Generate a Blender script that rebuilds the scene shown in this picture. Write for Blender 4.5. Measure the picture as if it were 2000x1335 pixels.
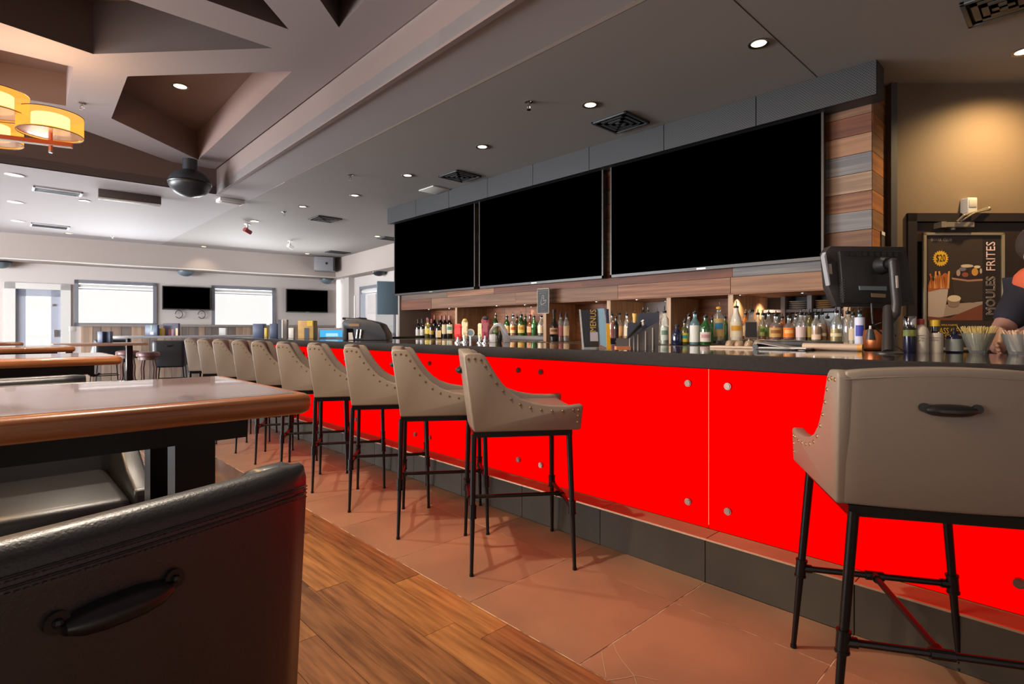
import bpy, bmesh, math, random
from math import sin, cos, pi, radians, sqrt, atan2
from mathutils import Vector, Matrix, geometry
random.seed(7)
for o in list(bpy.data.objects): bpy.data.objects.remove(o)
SC = bpy.context.scene
COL = SC.collection
# ------------------------------------------------------------------ camera
H = 1.15; FPX = 1070.0; HOR = 643.0; YAW = radians(43.5)
cam_d = bpy.data.cameras.new('camera'); cam = bpy.data.objects.new('camera', cam_d); COL.objects.link(cam)
cam.location = (0, 0, H); cam.rotation_euler = (pi/2, 0, -YAW)
cam_d.sensor_width = 36; cam_d.lens = FPX/2000*36; cam_d.shift_y = -(667.5-HOR)/2000
cam_d.clip_start = 0.02
SC.camera = cam
# ------------------------------------------------------------------ world, light, exposure
W = bpy.data.worlds.new('world'); SC.world = W; W.use_nodes = True
W.node_tree.nodes['Background'].inputs[0].default_value = (1.0, 0.985, 0.96, 1)
W.node_tree.nodes['Background'].inputs[1].default_value = 0.64
SC.view_settings.view_transform = 'Standard'; SC.view_settings.look = 'None'
SC.view_settings.gamma = 1; SC.view_settings.use_curve_mapping = False
SC.view_settings.exposure = 0.7
def area(name, loc, target, sx, sy, power, color=(1,1,1)):
    l = bpy.data.lights.new(name, 'AREA'); l.shape = 'RECTANGLE'; l.size = sx; l.size_y = sy
    l.energy = power; l.color = color
    o = bpy.data.objects.new(name, l); COL.objects.link(o); o.location = loc
    o.rotation_euler = (Vector(target)-Vector(loc)).to_track_quat('-Z', 'Y').to_euler()
    return o
def spot(name, loc, target, power, deg=80, blend=0.6, color=(1,.85,.68), r=0.05):
    l = bpy.data.lights.new(name, 'SPOT'); l.energy = power; l.color = color
    l.spot_size = radians(deg); l.spot_blend = blend; l.shadow_soft_size = r
    o = bpy.data.objects.new(name, l); COL.objects.link(o); o.location = loc
    o.rotation_euler = (Vector(target)-Vector(loc)).to_track_quat('-Z', 'Y').to_euler()
    return o
# fill lights added out of view, standing in for windows left and behind the camera
area('fill_far_left', (-6.6, 11.5, 1.2), (2.5, 11, 2.6), 5, 2.2, 620, (.94,.97,1))
area('fill_left', (-6.5, 8.0, 1.3), (2, 7.0, 2.2), 9, 2.2, 470, (.96,.97,1))
area('fill_rear', (-2.5, -3.4, 1.2), (2.5, 3, 2.4), 4, 1.6, 14, (1,.96,.9))
# upward lights added outside, hidden below the sills, to brighten the ceiling
area('ceiling_fill_far', (0.5, 20.0, -.05), (0.5, 20.0, 3), 16, 8, 11000, (.95,.97,1))
area('ceiling_fill_side', (10.5, 9.0, -.05), (10.5, 9.0, 3), 6, 8, 2500, (.95,.97,1))
# downlights over the tables that throw the stools' shadows towards the bar
for (x, y, e) in ((0.55, 2.15, 150), (0.5, 4.6, 120), (0.5, 7.0, 70)):
    spot('table_downlight', (x, y, 3.2), (x+.9, y-.1, 0), e, 110, .5, (1,.86,.7), .04)
area('warm_fill_left', (-1.1, 2.7, 2.95), (-.4, 1.6, .5), 1.6, 1.6, 70, (1,.60,.26))  # warm area light added out of view to gild chair tops and table edges
spot('wall_washer', (4.95, 0.22, 2.9), (5.25, 0.32, 1.2), 80, 150, 1.0, (1,.70,.34), .03)
# ------------------------------------------------------------------ helpers
FW = Vector((sin(YAW), cos(YAW), 0)); RT = Vector((cos(YAW), -sin(YAW), 0)); CAM = Vector((0, 0, H))
def P(px, py=None, z=None, X=None, Y=None, d=None, line=None):
    """a point of the place seen at a pixel, on a given plane"""
    u = (px-1000)/FPX; v = 0 if py is None else (HOR-py)/FPX
    D = FW + RT*u + Vector((0, 0, v))
    if z is not None: t = (z-H)/D.z
    elif X is not None: t = X/D.x
    elif Y is not None: t = Y/D.y
    elif line is not None:
        A, B = Vector(line[0]), Vector(line[1]); n = Vector((-(B-A).y, (B-A).x))
        t = n.dot(A)/n.dot(Vector((D.x, D.y)))
    else: t = d
    return CAM + D*t
def lin(c): return tuple(((x/255)/12.92 if x/255 <= .04045 else ((x/255+.055)/1.055)**2.4) for x in c)
MATS = {}
def mat(name, col, rough=.5, metal=0, spec=.5, emis=None, estr=0, noise=None, bump=0, bscale=60, coat=0, col2=None, nscale=(3,3,3), island=0, detail=4, contrast=.5):
    """procedural Principled material; colours are given as sRGB 0-255"""
    if name in MATS: return MATS[name]
    m = bpy.data.materials.new(name); m.use_nodes = True; nt = m.node_tree; b = nt.nodes['Principled BSDF']
    c = lin(col); b.inputs['Base Color'].default_value = (*c, 1)
    b.inputs['Roughness'].default_value = rough; b.inputs['Metallic'].default_value = metal
    b.inputs['Specular IOR Level'].default_value = spec; b.inputs['Coat Weight'].default_value = coat
    if emis: b.inputs['Emission Color'].default_value = (*lin(emis), 1); b.inputs['Emission Strength'].default_value = estr
    if col2 or bump or island:
        tc = nt.nodes.new('ShaderNodeTexCoord'); mp = nt.nodes.new('ShaderNodeMapping')
        nt.links.new(tc.outputs['Object'], mp.inputs[0]); mp.inputs['Scale'].default_value = nscale
        oi = nt.nodes.new('ShaderNodeObjectInfo')
        if island:
            vm = nt.nodes.new('ShaderNodeVectorMath'); vm.operation = 'SCALE'; vm.inputs[3].default_value = 37
            cx = nt.nodes.new('ShaderNodeCombineXYZ')
            for i in range(3): nt.links.new(oi.outputs['Random'], cx.inputs[i])
            nt.links.new(cx.outputs[0], vm.inputs[0]); nt.links.new(vm.outputs[0], mp.inputs['Location'])
        if col2:
            n = nt.nodes.new('ShaderNodeTexNoise'); n.inputs['Scale'].default_value = 1; n.inputs['Detail'].default_value = detail
            nt.links.new(mp.outputs[0], n.inputs['Vector'])
            r = nt.nodes.new('ShaderNodeValToRGB'); r.color_ramp.elements[0].position = .5-contrast/2*.5; r.color_ramp.elements[1].position = .5+contrast/2*.5
            r.color_ramp.elements[0].color = (*c, 1); r.color_ramp.elements[1].color = (*lin(col2), 1)
            nt.links.new(n.outputs[0], r.inputs[0])
            out = r.outputs[0]
            if island:
                hs = nt.nodes.new('ShaderNodeHueSaturation'); mr = nt.nodes.new('ShaderNodeMapRange')
                mr.inputs[3].default_value = 1-island; mr.inputs[4].default_value = 1+island
                nt.links.new(oi.outputs['Random'], mr.inputs[0]); nt.links.new(mr.outputs[0], hs.inputs['Value'])
                nt.links.new(out, hs.inputs['Color']); out = hs.outputs[0]
            nt.links.new(out, b.inputs['Base Color'])
        if bump:
            n2 = nt.nodes.new('ShaderNodeTexNoise'); n2.inputs['Scale'].default_value = bscale; n2.inputs['Detail'].default_value = 3
            nt.links.new(tc.outputs['Object'], n2.inputs['Vector'])
            bp = nt.nodes.new('ShaderNodeBump'); bp.inputs['Strength'].default_value = bump; bp.inputs['Distance'].default_value = .0012
            nt.links.new(n2.outputs[0], bp.inputs['Height']); nt.links.new(bp.outputs[0], b.inputs['Normal'])
    MATS[name] = m; return m
def glass(name, col, opac=.25, rough=.03, gl=.12):
    """thin see-through glass: tinted transparency plus a glossy skin"""
    if name in MATS: return MATS[name]
    m = bpy.data.materials.new(name); m.use_nodes = True; nt = m.node_tree; nt.nodes.clear()
    o = nt.nodes.new('ShaderNodeOutputMaterial'); t = nt.nodes.new('ShaderNodeBsdfTransparent'); g = nt.nodes.new('ShaderNodeBsdfGlossy')
    d = nt.nodes.new('ShaderNodeBsdfPrincipled'); d.inputs['Base Color'].default_value = (*lin(col), 1); d.inputs['Roughness'].default_value = .1
    t.inputs[0].default_value = (*[min(1, .25+.8*x) for x in lin(col)], 1); g.inputs['Roughness'].default_value = rough
    m1 = nt.nodes.new('ShaderNodeMixShader'); m1.inputs[0].default_value = opac
    m2 = nt.nodes.new('ShaderNodeMixShader'); lw = nt.nodes.new('ShaderNodeLayerWeight'); lw.inputs[0].default_value = .25
    mm = nt.nodes.new('ShaderNodeMath'); mm.operation = 'MULTIPLY_ADD'; mm.inputs[1].default_value = .7; mm.inputs[2].default_value = gl*.3
    nt.links.new(lw.outputs['Fresnel'], mm.inputs[0]); nt.links.new(mm.outputs[0], m2.inputs[0])
    nt.links.new(t.outputs[0], m1.inputs[1]); nt.links.new(d.outputs[0], m1.inputs[2])
    nt.links.new(m1.outputs[0], m2.inputs[1]); nt.links.new(g.outputs[0], m2.inputs[2]); nt.links.new(m2.outputs[0], o.inputs[0])
    MATS[name] = m; return m
def emit(name, col, s):
    if name in MATS: return MATS[name]
    m = bpy.data.materials.new(name); m.use_nodes = True; nt = m.node_tree; nt.nodes.clear()
    o = nt.nodes.new('ShaderNodeOutputMaterial'); e = nt.nodes.new('ShaderNodeEmission')
    e.inputs[0].default_value = (*lin(col), 1); e.inputs[1].default_value = s
    nt.links.new(e.outputs[0], o.inputs[0]); MATS[name] = m; return m
class MB:
    def __init__(s): s.v = []; s.f = []; s.m = []
    def add(s, vs, fs, mi=0, M=None):
        b = len(s.v)
        s.v += [tuple(M @ Vector(v)) if M is not None else tuple(v) for v in vs]
        s.f += [tuple(b+i for i in f) for f in fs]; s.m += [mi]*len(fs); return s
    def box(s, x0, x1, y0, y1, z0, z1, mi=0, M=None):
        vs = [(x, y, z) for z in (z0, z1) for y in (y0, y1) for x in (x0, x1)]
        return s.add(vs, [(0,2,3,1), (4,5,7,6), (0,1,5,4), (2,6,7,3), (0,4,6,2), (1,3,7,5)], mi, M)
    def cyl(s, p0, p1, r0, r1=None, n=12, mi=0, M=None):
        r1 = r0 if r1 is None else r1; p0, p1 = Vector(p0), Vector(p1); q = (p1-p0).to_track_quat('Z', 'Y')
        vs = []
        for p, r in ((p0, r0), (p1, r1)):
            for i in range(n):
                a = 2*pi*i/n; vs.append(p + q @ Vector((r*cos(a), r*sin(a), 0)))
        fs = [(i, (i+1) % n, n+(i+1) % n, n+i) for i in range(n)] + [tuple(range(n-1, -1, -1)), tuple(range(n, 2*n))]
        return s.add(vs, fs, mi, M)
    def lathe(s, prof, c=(0,0,0), n=16, mi=0, M=None, sx=1, sy=1):
        vs = []; fs = []
        for r, z in prof:
            for i in range(n):
                a = 2*pi*i/n; vs.append((c[0]+r*cos(a)*sx, c[1]+r*sin(a)*sy, c[2]+z))
        for k in range(len(prof)-1):
            for i in range(n): fs.append((k*n+i, k*n+(i+1) % n, (k+1)*n+(i+1) % n, (k+1)*n+i))
        if prof[0][0] > 1e-5: fs.append(tuple(range(n-1, -1, -1)))
        if prof[-1][0] > 1e-5: fs.append(tuple((len(prof)-1)*n+i for i in range(n)))
        return s.add(vs, fs, mi, M)
    def prism(s, poly, axis, a, b, mi=0, M=None):
        n = len(poly)
        def mk(p, t): return {'x': (t, p[0], p[1]), 'y': (p[0], t, p[1]), 'z': (p[0], p[1], t)}[axis]
        vs = [mk(p, a) for p in poly] + [mk(p, b) for p in poly]
        fs = [(i, (i+1) % n, n+(i+1) % n, n+i) for i in range(n)] + [tuple(range(n-1, -1, -1)), tuple(range(n, 2*n))]
        return s.add(vs, fs, mi, M)
    def tube(s, pts, r, n=8, mi=0, M=None):
        for i in range(len(pts)-1): s.cyl(pts[i], pts[i+1], r, r, n, mi, M)
        return s
    def ball(s, c, rx, ry=None, rz=None, n=12, m=8, mi=0, M=None):
        ry = ry or rx; rz = rz or rx
        return s.lathe([(max(1e-6, sin(pi*k/m))*rx, -cos(pi*k/m)*rz) for k in range(m+1)], c, n, mi, M, 1, ry/rx)
    def build(s, name, mats, parent=None, bevel=0, seg=2, smooth=35, kind=None, label=None, loc=None, weld=False):
        me = bpy.data.meshes.new(name); me.from_pydata([Vector(v) for v in s.v], [], s.f)
        mats = mats if isinstance(mats, (list, tuple)) else [mats]
        for m in mats: me.materials.append(m)
        for p, mi in zip(me.polygons, s.m): p.material_index = mi
        bm = bmesh.new(); bm.from_mesh(me)
        if weld: bmesh.ops.remove_doubles(bm, verts=bm.verts, dist=1e-5)
        bmesh.ops.recalc_face_normals(bm, faces=bm.faces)
        if bevel:
            es = [e for e in bm.edges if e.is_manifold and e.calc_face_angle(0) > .6]
            bmesh.ops.bevel(bm, geom=es, offset=bevel, segments=seg, affect='EDGES', clamp_overlap=True, profile=.5)
        bm.to_mesh(me); bm.free()
        if smooth:
            for p in me.polygons: p.use_smooth = True
            me.set_sharp_from_angle(angle=radians(smooth))
        o = bpy.data.objects.new(name, me); COL.objects.link(o)
        if parent: o.parent = parent
        if kind: o['kind'] = kind
        if label: o['label'] = label
        if loc: o.location = loc
        return o
def tag(o, label, cat, group=None, kind=None):
    o['label'] = label; o['category'] = cat
    if group: o['group'] = group
    if kind: o['kind'] = kind
    return o
def thing(name, label, cat, loc=(0,0,0), rz=0, group=None):
    o = bpy.data.objects.new(name, None); COL.objects.link(o); o.location = loc; o.rotation_euler = (0, 0, rz)
    o.empty_display_size = .1
    return tag(o, label, cat, group)
def struct(o): o['kind'] = 'structure'; return o
def copy_tree(o, parent=None):
    c = o.copy(); COL.objects.link(c); c.parent = parent
    for ch in list(o.children): copy_tree(ch, c)
    return c
def text(body, name, m, parent, M, size, align='CENTER', label=None, squash=1.0, extr=.0006, outline=False):
    cu = bpy.data.curves.new(name, 'FONT'); cu.body = body; cu.size = size; cu.align_x = align; cu.align_y = 'CENTER'; cu.extrude = extr
    cu.resolution_u = 2
    if outline: cu.fill_mode = 'NONE'; cu.extrude = 0; cu.bevel_depth = size*.025; cu.bevel_resolution = 0
    o = bpy.data.objects.new(name, cu); COL.objects.link(o)
    bpy.context.view_layer.update()
    me = bpy.data.meshes.new_from_object(o.evaluated_get(bpy.context.evaluated_depsgraph_get()))
    bpy.data.objects.remove(o); me.materials.clear(); me.materials.append(m)
    me.transform(M @ Matrix.Diagonal((squash, 1, 1, 1)))
    n = bpy.data.objects.new(name, me); COL.objects.link(n); n.parent = parent
    if label: n['label'] = label
    return n
def frame(origin, xdir, zdir=(0,0,1)):
    """matrix: local x = xdir, local y = up on the surface (zdir), local z = out of the surface"""
    x = Vector(xdir).normalized(); y = Vector(zdir).normalized(); z = x.cross(y)
    m = Matrix((x, y, z)).transposed().to_4x4(); m.translation = Vector(origin); return m
# ------------------------------------------------------------------ materials
m_ceil = mat('ceiling_paint', (166,161,163), .75, bump=.25, bscale=25)
m_ceilbar = mat('bar_ceiling_paint', (150,144,140), .75, bump=.25, bscale=25)
m_tray = mat('tray_paint', (124,108,104), .7, bump=.2, bscale=25)
m_star = mat('star_paint', (152,143,145), .72, bump=.2, bscale=25)
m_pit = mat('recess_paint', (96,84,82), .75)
m_wall = mat('wall_paint', (190,182,178), .7)
m_soffit = mat('soffit_paint', (164,152,146), .7)
m_doorwall = mat('brown_wall_paint', (112,94,76), .75, bump=.4, bscale=90)
m_dark = mat('dark_paint', (40,34,32), .5)
m_black = mat('black_plastic', (22,22,24), .35)
m_screen = mat('black_screen', (0,0,0), 1, spec=0)
m_frame = mat('tv_bezel', (52,50,52), .35)
m_bmetal = mat('blackened_metal', (30,27,27), .32, metal=.6)
m_steel = mat('brushed_steel', (170,168,165), .28, metal=1)
m_chrome = mat('chrome', (205,205,208), .08, metal=1)
m_white = mat('white_plastic', (215,213,208), .5)
m_leather = mat('grey_leather', (133,122,111), .42, spec=.4, bump=.25, bscale=260)
m_leather2 = mat('black_leather', (19,20,27), .38, spec=.9, bump=.35, bscale=300)
m_brass = mat('antique_brass', (176,150,110), .3, metal=1)
m_lam = mat('table_laminate', (98,66,50), .2, spec=1.0, coat=.5, col2=(124,88,68), nscale=(3,30,30), bump=.12, bscale=300)
m_edge = mat('oak_edge', (136,82,44), .33, col2=(184,120,70), nscale=(2,40,60), bump=.3, bscale=60, coat=.3)
m_cedge = mat('countertop_edge', (30,23,20), .6, spec=.2, col2=(34,29,28), nscale=(60,60,60))
m_granite = mat('countertop_stone', (52,44,42), .07, col2=(30,26,26), nscale=(90,90,90), spec=.7)
m_tile = mat('slate_tile', (150,111,86), .40, col2=(132,100,78), nscale=(2.5,2.5,2.5), island=.06, bump=.35, bscale=40)
m_riser = mat('riser_tile_grey', (52,45,36), .55, spec=.3, col2=(62,53,43), nscale=(3,3,3), island=.08, bump=.3, bscale=40)
m_grout = mat('grout', (160,142,120), .9)
m_red = emit('red_backlight', (255,0,0), .63)
m_warmseam = emit('seam_glow', (255,190,120), .6)
m_lampface = emit('lamp_face', (255,226,180), 4)
m_grille = mat('grey_metal', (66,68,72), .45, metal=.3)
m_win = glass('window_glass', (255,255,255), .01, gl=.05)
woods = []
for i, (c, c2) in enumerate((((132,94,68),(104,72,52)), ((118,64,38),(88,48,30)), ((166,122,90),(138,98,72)), ((142,136,132),(106,104,106)), ((158,110,78),(118,74,50)), ((122,98,80),(92,74,62)), ((176,144,116),(140,112,90)))):
    woods.append(mat('barn_wood_%d' % i, c, .6, col2=c2, nscale=(4,1.2,34), island=.12, bump=.3, bscale=80, detail=5))
m_fwood = [mat('floor_wood_%d' % i, c, .24, col2=c2, nscale=(46,3,5), island=.14, bump=.15, bscale=60, detail=8, contrast=.8) for i, (c, c2) in enumerate((((136,94,60),(88,58,38)), ((160,112,68),(110,74,44)), ((108,78,56),(78,56,42))))]
m_orange = mat('alcove_wood', (170,108,66), .5, col2=(132,80,50), nscale=(5,5,30))
m_lightwood = mat('pale_wood', (196,160,124), .5, col2=(170,132,98), nscale=(30,30,3))
m_mirror = mat('mirror_glass', (205,205,205), .02, metal=1)
# ================================================================== STRUCTURE
# floor: sub base, tiles along the bar, wood planks
TX0, TX1, RX, PX = 1.465, 2.085, 2.357, 2.486       # tile strip, riser, glass panels
fl = struct(MB().box(-7, 8, -4, 15.5, -.12, -.012).build('floor', m_grout, smooth=0))
k = 0
for (xa, xb) in ((TX0, TX1), (TX1, RX)):
    for j in range(-3, 15):
        y0 = 1.205+.595*j-.595; 
        MB().box(xa+.002, xb-.002, y0+.0025, y0+.595-.0025, -.012, random.uniform(-.0005, .0008)).build('floor_tile', m_tile, fl, smooth=0)
MB().box(TX0-.004, RX, -3, 8.2, -.0119, -.0016).build('grout_bed', mat('grout_cream', (206,178,150), .8, col2=(120,92,72), nscale=(14,14,14), contrast=.3), fl, smooth=0)
# hairline cracks in the tiles nearest the camera
cr = MB()
for pts in (((1197,1253),(1204,1272),(1214,1288),(1238,1318),(1243,1335)), ((1243,1318),(1215,1324),(1185,1328)), ((1243,1318),(1285,1328)), ((1175,1272),(1180,1300),(1184,1322))):
    w = [P(a, b, z=.0015) for a, b in pts]
    for a, b in zip(w[:-1], w[1:]):
        n = Vector((-(b-a).y, (b-a).x, 0)).normalized()*.0009
        cr.add([a-n, b-n, b+n, a+n], [(0,1,2,3)])
cr.build('tile_crack', mat('crack_fill', (176,150,120), .9), fl, smooth=0)
# wood planks
pw = .1435
far = MB()
for r in range(0, 20):
    xb = TX0-.004-r*pw; xa = xb-pw+.002
    y = -1.2-random.random()
    while y < 13.5:
        L = random.choice((.6, .9, 1.2, 1.2))*random.uniform(.9, 1.1); y1 = y+L
        if y1 > -.2 and xb > -1.6:
            if y < 4.2 and r < 11: MB().box(xa, xb, y+.001, y1-.001, -.012, random.uniform(-.0006, .0008)).build('floor_plank', random.choice(m_fwood), fl, smooth=0)
            else: far.box(xa, xb, y+.001, y1-.001, -.012, 0, random.randrange(3))
        y = y1
far.build('floor_plank_field', m_fwood, fl, smooth=0, kind='stuff')
MB().box(-7, TX0-.004-20*pw, -4, 13.5, -.012, -.001).box(RX, 8, 8.0, 15.4, -.012, -.001).box(TX0-20*pw-.0, RX, 13.5, 15.4, -.012, -.001).build('floor_carpet', mat('far_carpet', (92,76,68), .6), fl, smooth=0)
# ---- ceiling with tray and star shaped recesses
ZC, ZT = 2.95, 3.27
ceil_ = struct(bpy.data.objects.new('ceiling', None)); COL.objects.link(ceil_)
cornerF = P(423, 378, z=2.95); e1 = P(985, 0, z=2.99)
dirE = (e1-cornerF); dirE.z = 0; dirE.normalize()
nearR = cornerF+dirE*13; leftF = P(0, 317, z=2.95); dl = (leftF-cornerF); dl.z = 0; dl.normalize(); farL = cornerF+dl*9
BX = 2.6
def slab(poly, z0, z1, name, m):
    return MB().prism([(p[0], p[1]) for p in poly], 'z', z0, z1).build(name, m, ceil_, smooth=0)
slab([(-7.5,15.6), (BX,15.6), (BX,cornerF.y), (cornerF.x,cornerF.y), (farL.x,farL.y), (-7.5,farL.y)], ZC, ZC+.1, 'ceiling_panel', m_ceil)
# strip between tray and bar ceiling rises a little towards the camera
sv = [(cornerF.x, cornerF.y, ZC), (BX, cornerF.y, ZC), (BX, -4, 3.0), (nearR.x, nearR.y, 3.0)]
MB().add(sv+[(x, y, z+.1) for x, y, z in sv], [(0,1,2,3), (7,6,5,4), (0,4,5,1), (1,5,6,2), (2,6,7,3), (3,7,4,0)]).build('ceiling_strip', m_ceil, ceil_, smooth=0)
slab([(BX,15.6), (8,15.6), (8,-4), (BX,-4)], ZC, ZC+.1, 'bar_ceiling_panel', m_ceilbar)
MB().box(BX-.006, BX-.0005, -4, cornerF.y-1.2, ZC, ZC+.08).build('ceiling_step', mat('step_brown', (92,78,68), .7), ceil_, smooth=0)
MB().box(2.9, 4.27, 1.335, 1.34, ZC-.001, ZC+.002).build('ceiling_joint', m_dark, ceil_, smooth=0)
# tray side faces
def wallquad(a, b, z0, z1, name, m, th=.04, parent=None):
    a = Vector((a[0], a[1])); b = Vector((b[0], b[1])); n = Vector(((b-a).y, -(b-a).x)).normalized()*th
    return MB().prism([a, b, b+n, a+n], 'z', z0, z1).build(name, m, parent or ceil_, smooth=0)
wallquad(cornerF, nearR, ZC-.0, ZT+.1, 'tray_side', m_tray, -.04)
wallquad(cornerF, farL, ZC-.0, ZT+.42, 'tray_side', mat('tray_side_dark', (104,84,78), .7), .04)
# star ceiling with recesses
def S(px, py): p = P(px, py, z=ZT); return (p.x, p.y)
pits = [
    [S(249,149), S(570.5,139), S(387,312), S(217.5,231)],
    [S(182,105.5), S(532,94), S(252,0), S(90,-60), S(-260,-170), S(-260,-20), S(0,44)],
    [S(-200,60), S(0,97), S(143.5,131), S(129,206.5), S(0,186), S(-200,150)],
    None,
    [S(402,0), S(513,0), S(564,57), S(480,30), S(402,0)][:3]+[],
    [S(625,0), S(662,54), S(713,0), S(740,-45), S(600,-60)],
]
pits[4] = [S(564,57.5), S(402,0), S(250,-56), S(420,-110)]
pits = [p for p in pits if p]
hgt = [.34, .40, .30, .4, .4]
outer = [(cornerF.x-.02, cornerF.y-.02), (nearR.x, nearR.y), (-7.5, nearR.y), (-7.5, 5.0), S(-260,163), S(42,210), S(352,322)]
slab([(cornerF.x-.02, cornerF.y-.01), (cornerF.x-.02, 4.2), (-7.5, 4.2), (farL.x, farL.y)], ZT+.42, ZT+.45, 'recess_lid', m_pit)
MB().add([(x, y, z) for z in (ZT, ZT+.42) for x, y in outer[3:]+outer[:1]], [(i, i+1, 6+i, 5+i) for i in range(4)]).build('recess_side', m_pit, ceil_, smooth=0)
polys = [[Vector((x, y, 0)) for x, y in outer]]+[[Vector((x, y, 0)) for x, y in p] for p in pits]
flat = [v for p in polys for v in p]
tri = geometry.tessellate_polygon(polys)
sb = MB(); sb.add([(v.x, v.y, ZT) for v in flat]+[(v.x, v.y, ZT+.003) for v in flat], [t for t in tri])
sb.build('star_ceiling', m_star, ceil_, smooth=0)
for i, (p, h) in enumerate(zip(pits, hgt)):
    q = MB(); n = len(p); q.add([(x, y, ZT) for x, y in p]+[(x, y, ZT+h) for x, y in p], [(j, (j+1) % n, n+(j+1) % n, n+j) for j in range(n)]+[tuple(range(n, 2*n))])
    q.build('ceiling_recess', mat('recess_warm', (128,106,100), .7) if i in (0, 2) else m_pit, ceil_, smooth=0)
# ---- far wall with deep soffit
LA, LB = (.11, 13.87), (6.34, 13.2)                      # soffit face line
dA = Vector((LB[0]-LA[0], LB[1]-LA[1], 0)).normalized(); nA = Vector((-dA.y, dA.x, 0))
MF = Matrix((dA, nA, Vector((0,0,1)))).transposed().to_4x4(); MF.translation = Vector((LA[0], LA[1], 0))
WL = (tuple((Vector((LA[0], LA[1], 0))+nA*.6).xy), tuple((Vector((LB[0], LB[1], 0))+nA*.6).xy))
def fl_s(px, py):                                       # local (s, z) of a pixel on the far wall plane
    p = P(px, py, line=WL); return (p-Vector((LA[0], LA[1], 0))).dot(dA), p.z
wf = struct(bpy.data.objects.new('wall_far', None)); COL.objects.link(wf); wf.matrix_world = MF
zs = 2.46
MB().box(-6, 6.3, 0, .75, zs, ZC).build('soffit', m_soffit, wf, smooth=0)
MB().box(-6, 6.3, -.015, .0, zs, zs+.02).build('soffit_lip', m_white, wf, smooth=0)
wins = [(145,306,546,637), (413,537,557,640)]
holes = []
for a, b, t, bt in wins:
    s0, z1 = fl_s(a, t); s1, _ = fl_s(b, t); _, z0 = fl_s((a+b)/2, bt); holes.append((s0, s1, z0, z1))
d0, dz = fl_s(17, 557); d1, _ = fl_s(131, 560); holes.insert(0, (d0, d1, 0, dz))
xs = -6
for (s0, s1, z0, z1) in holes:
    MB().box(xs, s0, .6, .75, 0, zs).build('wall_section', m_wall, wf, smooth=0)
    MB().box(s0, s1, .6, .75, z1, zs).build('wall_section', m_wall, wf, smooth=0)
    if z0 > 0: MB().box(s0, s1, .6, .75, 0, z0).build('wall_section', m_wall, wf, smooth=0)
    xs = s1
MB().box(xs, 6.5, .6, .75, 0, zs).build('wall_section', m_wall, wf, smooth=0)
m_wframe = mat('window_frame_grey', (118,120,128), .5)
def window(n, s0, s1, z0, z1, M, name='window_%d', blind=True):
    w = struct(bpy.data.objects.new(name % n, None)); COL.objects.link(w); w.matrix_world = M
    f = MB(); t = .07
    for bx in ((s0,s0+t,z0,z1), (s1-t,s1,z0,z1), (s0,s1,z0,z0+t), (s0,s1,z1-t,z1)): f.box(bx[0], bx[1], .57, .7, bx[2], bx[3])
    f.build('window_frame', m_wframe, w, smooth=0)
    MB().box(s0+t, s1-t, .66, .666, z0+t, z1-t).build('window_pane', m_win, w, smooth=0)
    if blind:
        MB().cyl((s0+t, .62, z1-t-.05), (s1-t, .62, z1-t-.05), .03, n=10).build('blind_roll', m_white, w)
        MB().box(s0+t, s1-t, .612, .625, z1-t-.12, z1-t-.10).build('blind_rail', mat('blind_rail', (150,150,155), .5), w, smooth=0)
    return w
window(1, *holes[1], MF); window(2, *holes[2], MF)
dr = struct(bpy.data.objects.new('door_1', None)); COL.objects.link(dr); dr.matrix_world = MF
s0, s1, z0, z1 = holes[0]
c = MB()
for bx in ((s0-.06,s0+.1,0,z1+.06), (s1-.1,s1+.06,0,z1+.06), (s0-.06,s1+.06,z1-.06,z1+.06)): c.box(bx[0], bx[1], .56, .7, bx[2], bx[3])
c.build('door_frame', mat('door_frame_white', (205,203,200), .5), dr, smooth=0)
c = MB(); i0, i1 = s0+.1, s1-.1
for bx in ((i0,i0+.15,0.02,z1-.06), (i1-.15,i1,0.02,z1-.06), (i0,i1,z1-.2,z1-.06), (i0,i1,.02,.3)): c.box(bx[0], bx[1], .61, .66, bx[2], bx[3])
c.build('door_leaf', mat('door_leaf', (160,165,178), .5), dr, smooth=0)
MB().box(i0+.15, i1-.15, .63, .636, .3, z1-.2).build('door_pane', m_win, dr, smooth=0)
MB().box(i1-.1, i1-.06, .56, .61, 1.0, 1.14).build('door_handle', m_steel, dr, smooth=0)
MB().box(i1-.13, i1-.1, .58, .61, 1.62, 1.66).build('door_closer', m_steel, dr, smooth=0)
# wainscot boards under the windows
sW0, _ = fl_s(158, 640); sW1, _ = fl_s(652, 640); zW = 1.21
t1 = struct(bpy.data.objects.new('trim_1', None)); COL.objects.link(t1); t1.matrix_world = MF
x = sW0; i = 0
wm = [mat('wainscot_%d' % q, c_, .55, col2=c2_, nscale=(12,12,2)) for q, (c_, c2_) in enumerate((((150,128,112),(128,108,96)), ((176,150,128),(150,126,108)), ((126,112,104),(108,98,94))))]
while x < sW1-.05:
    w_ = random.uniform(.13, .2); MB().box(x+.003, min(x+w_, sW1)-.003, .55, .6, 0, zW).build('wainscot_board', random.choice(wm), t1, smooth=0); x += w_
MB().box(sW0, sW1, .50, .6, zW, zW+.05).build('wainscot_cap', mat('cap_grey', (140,132,128), .5), t1, smooth=0)
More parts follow.
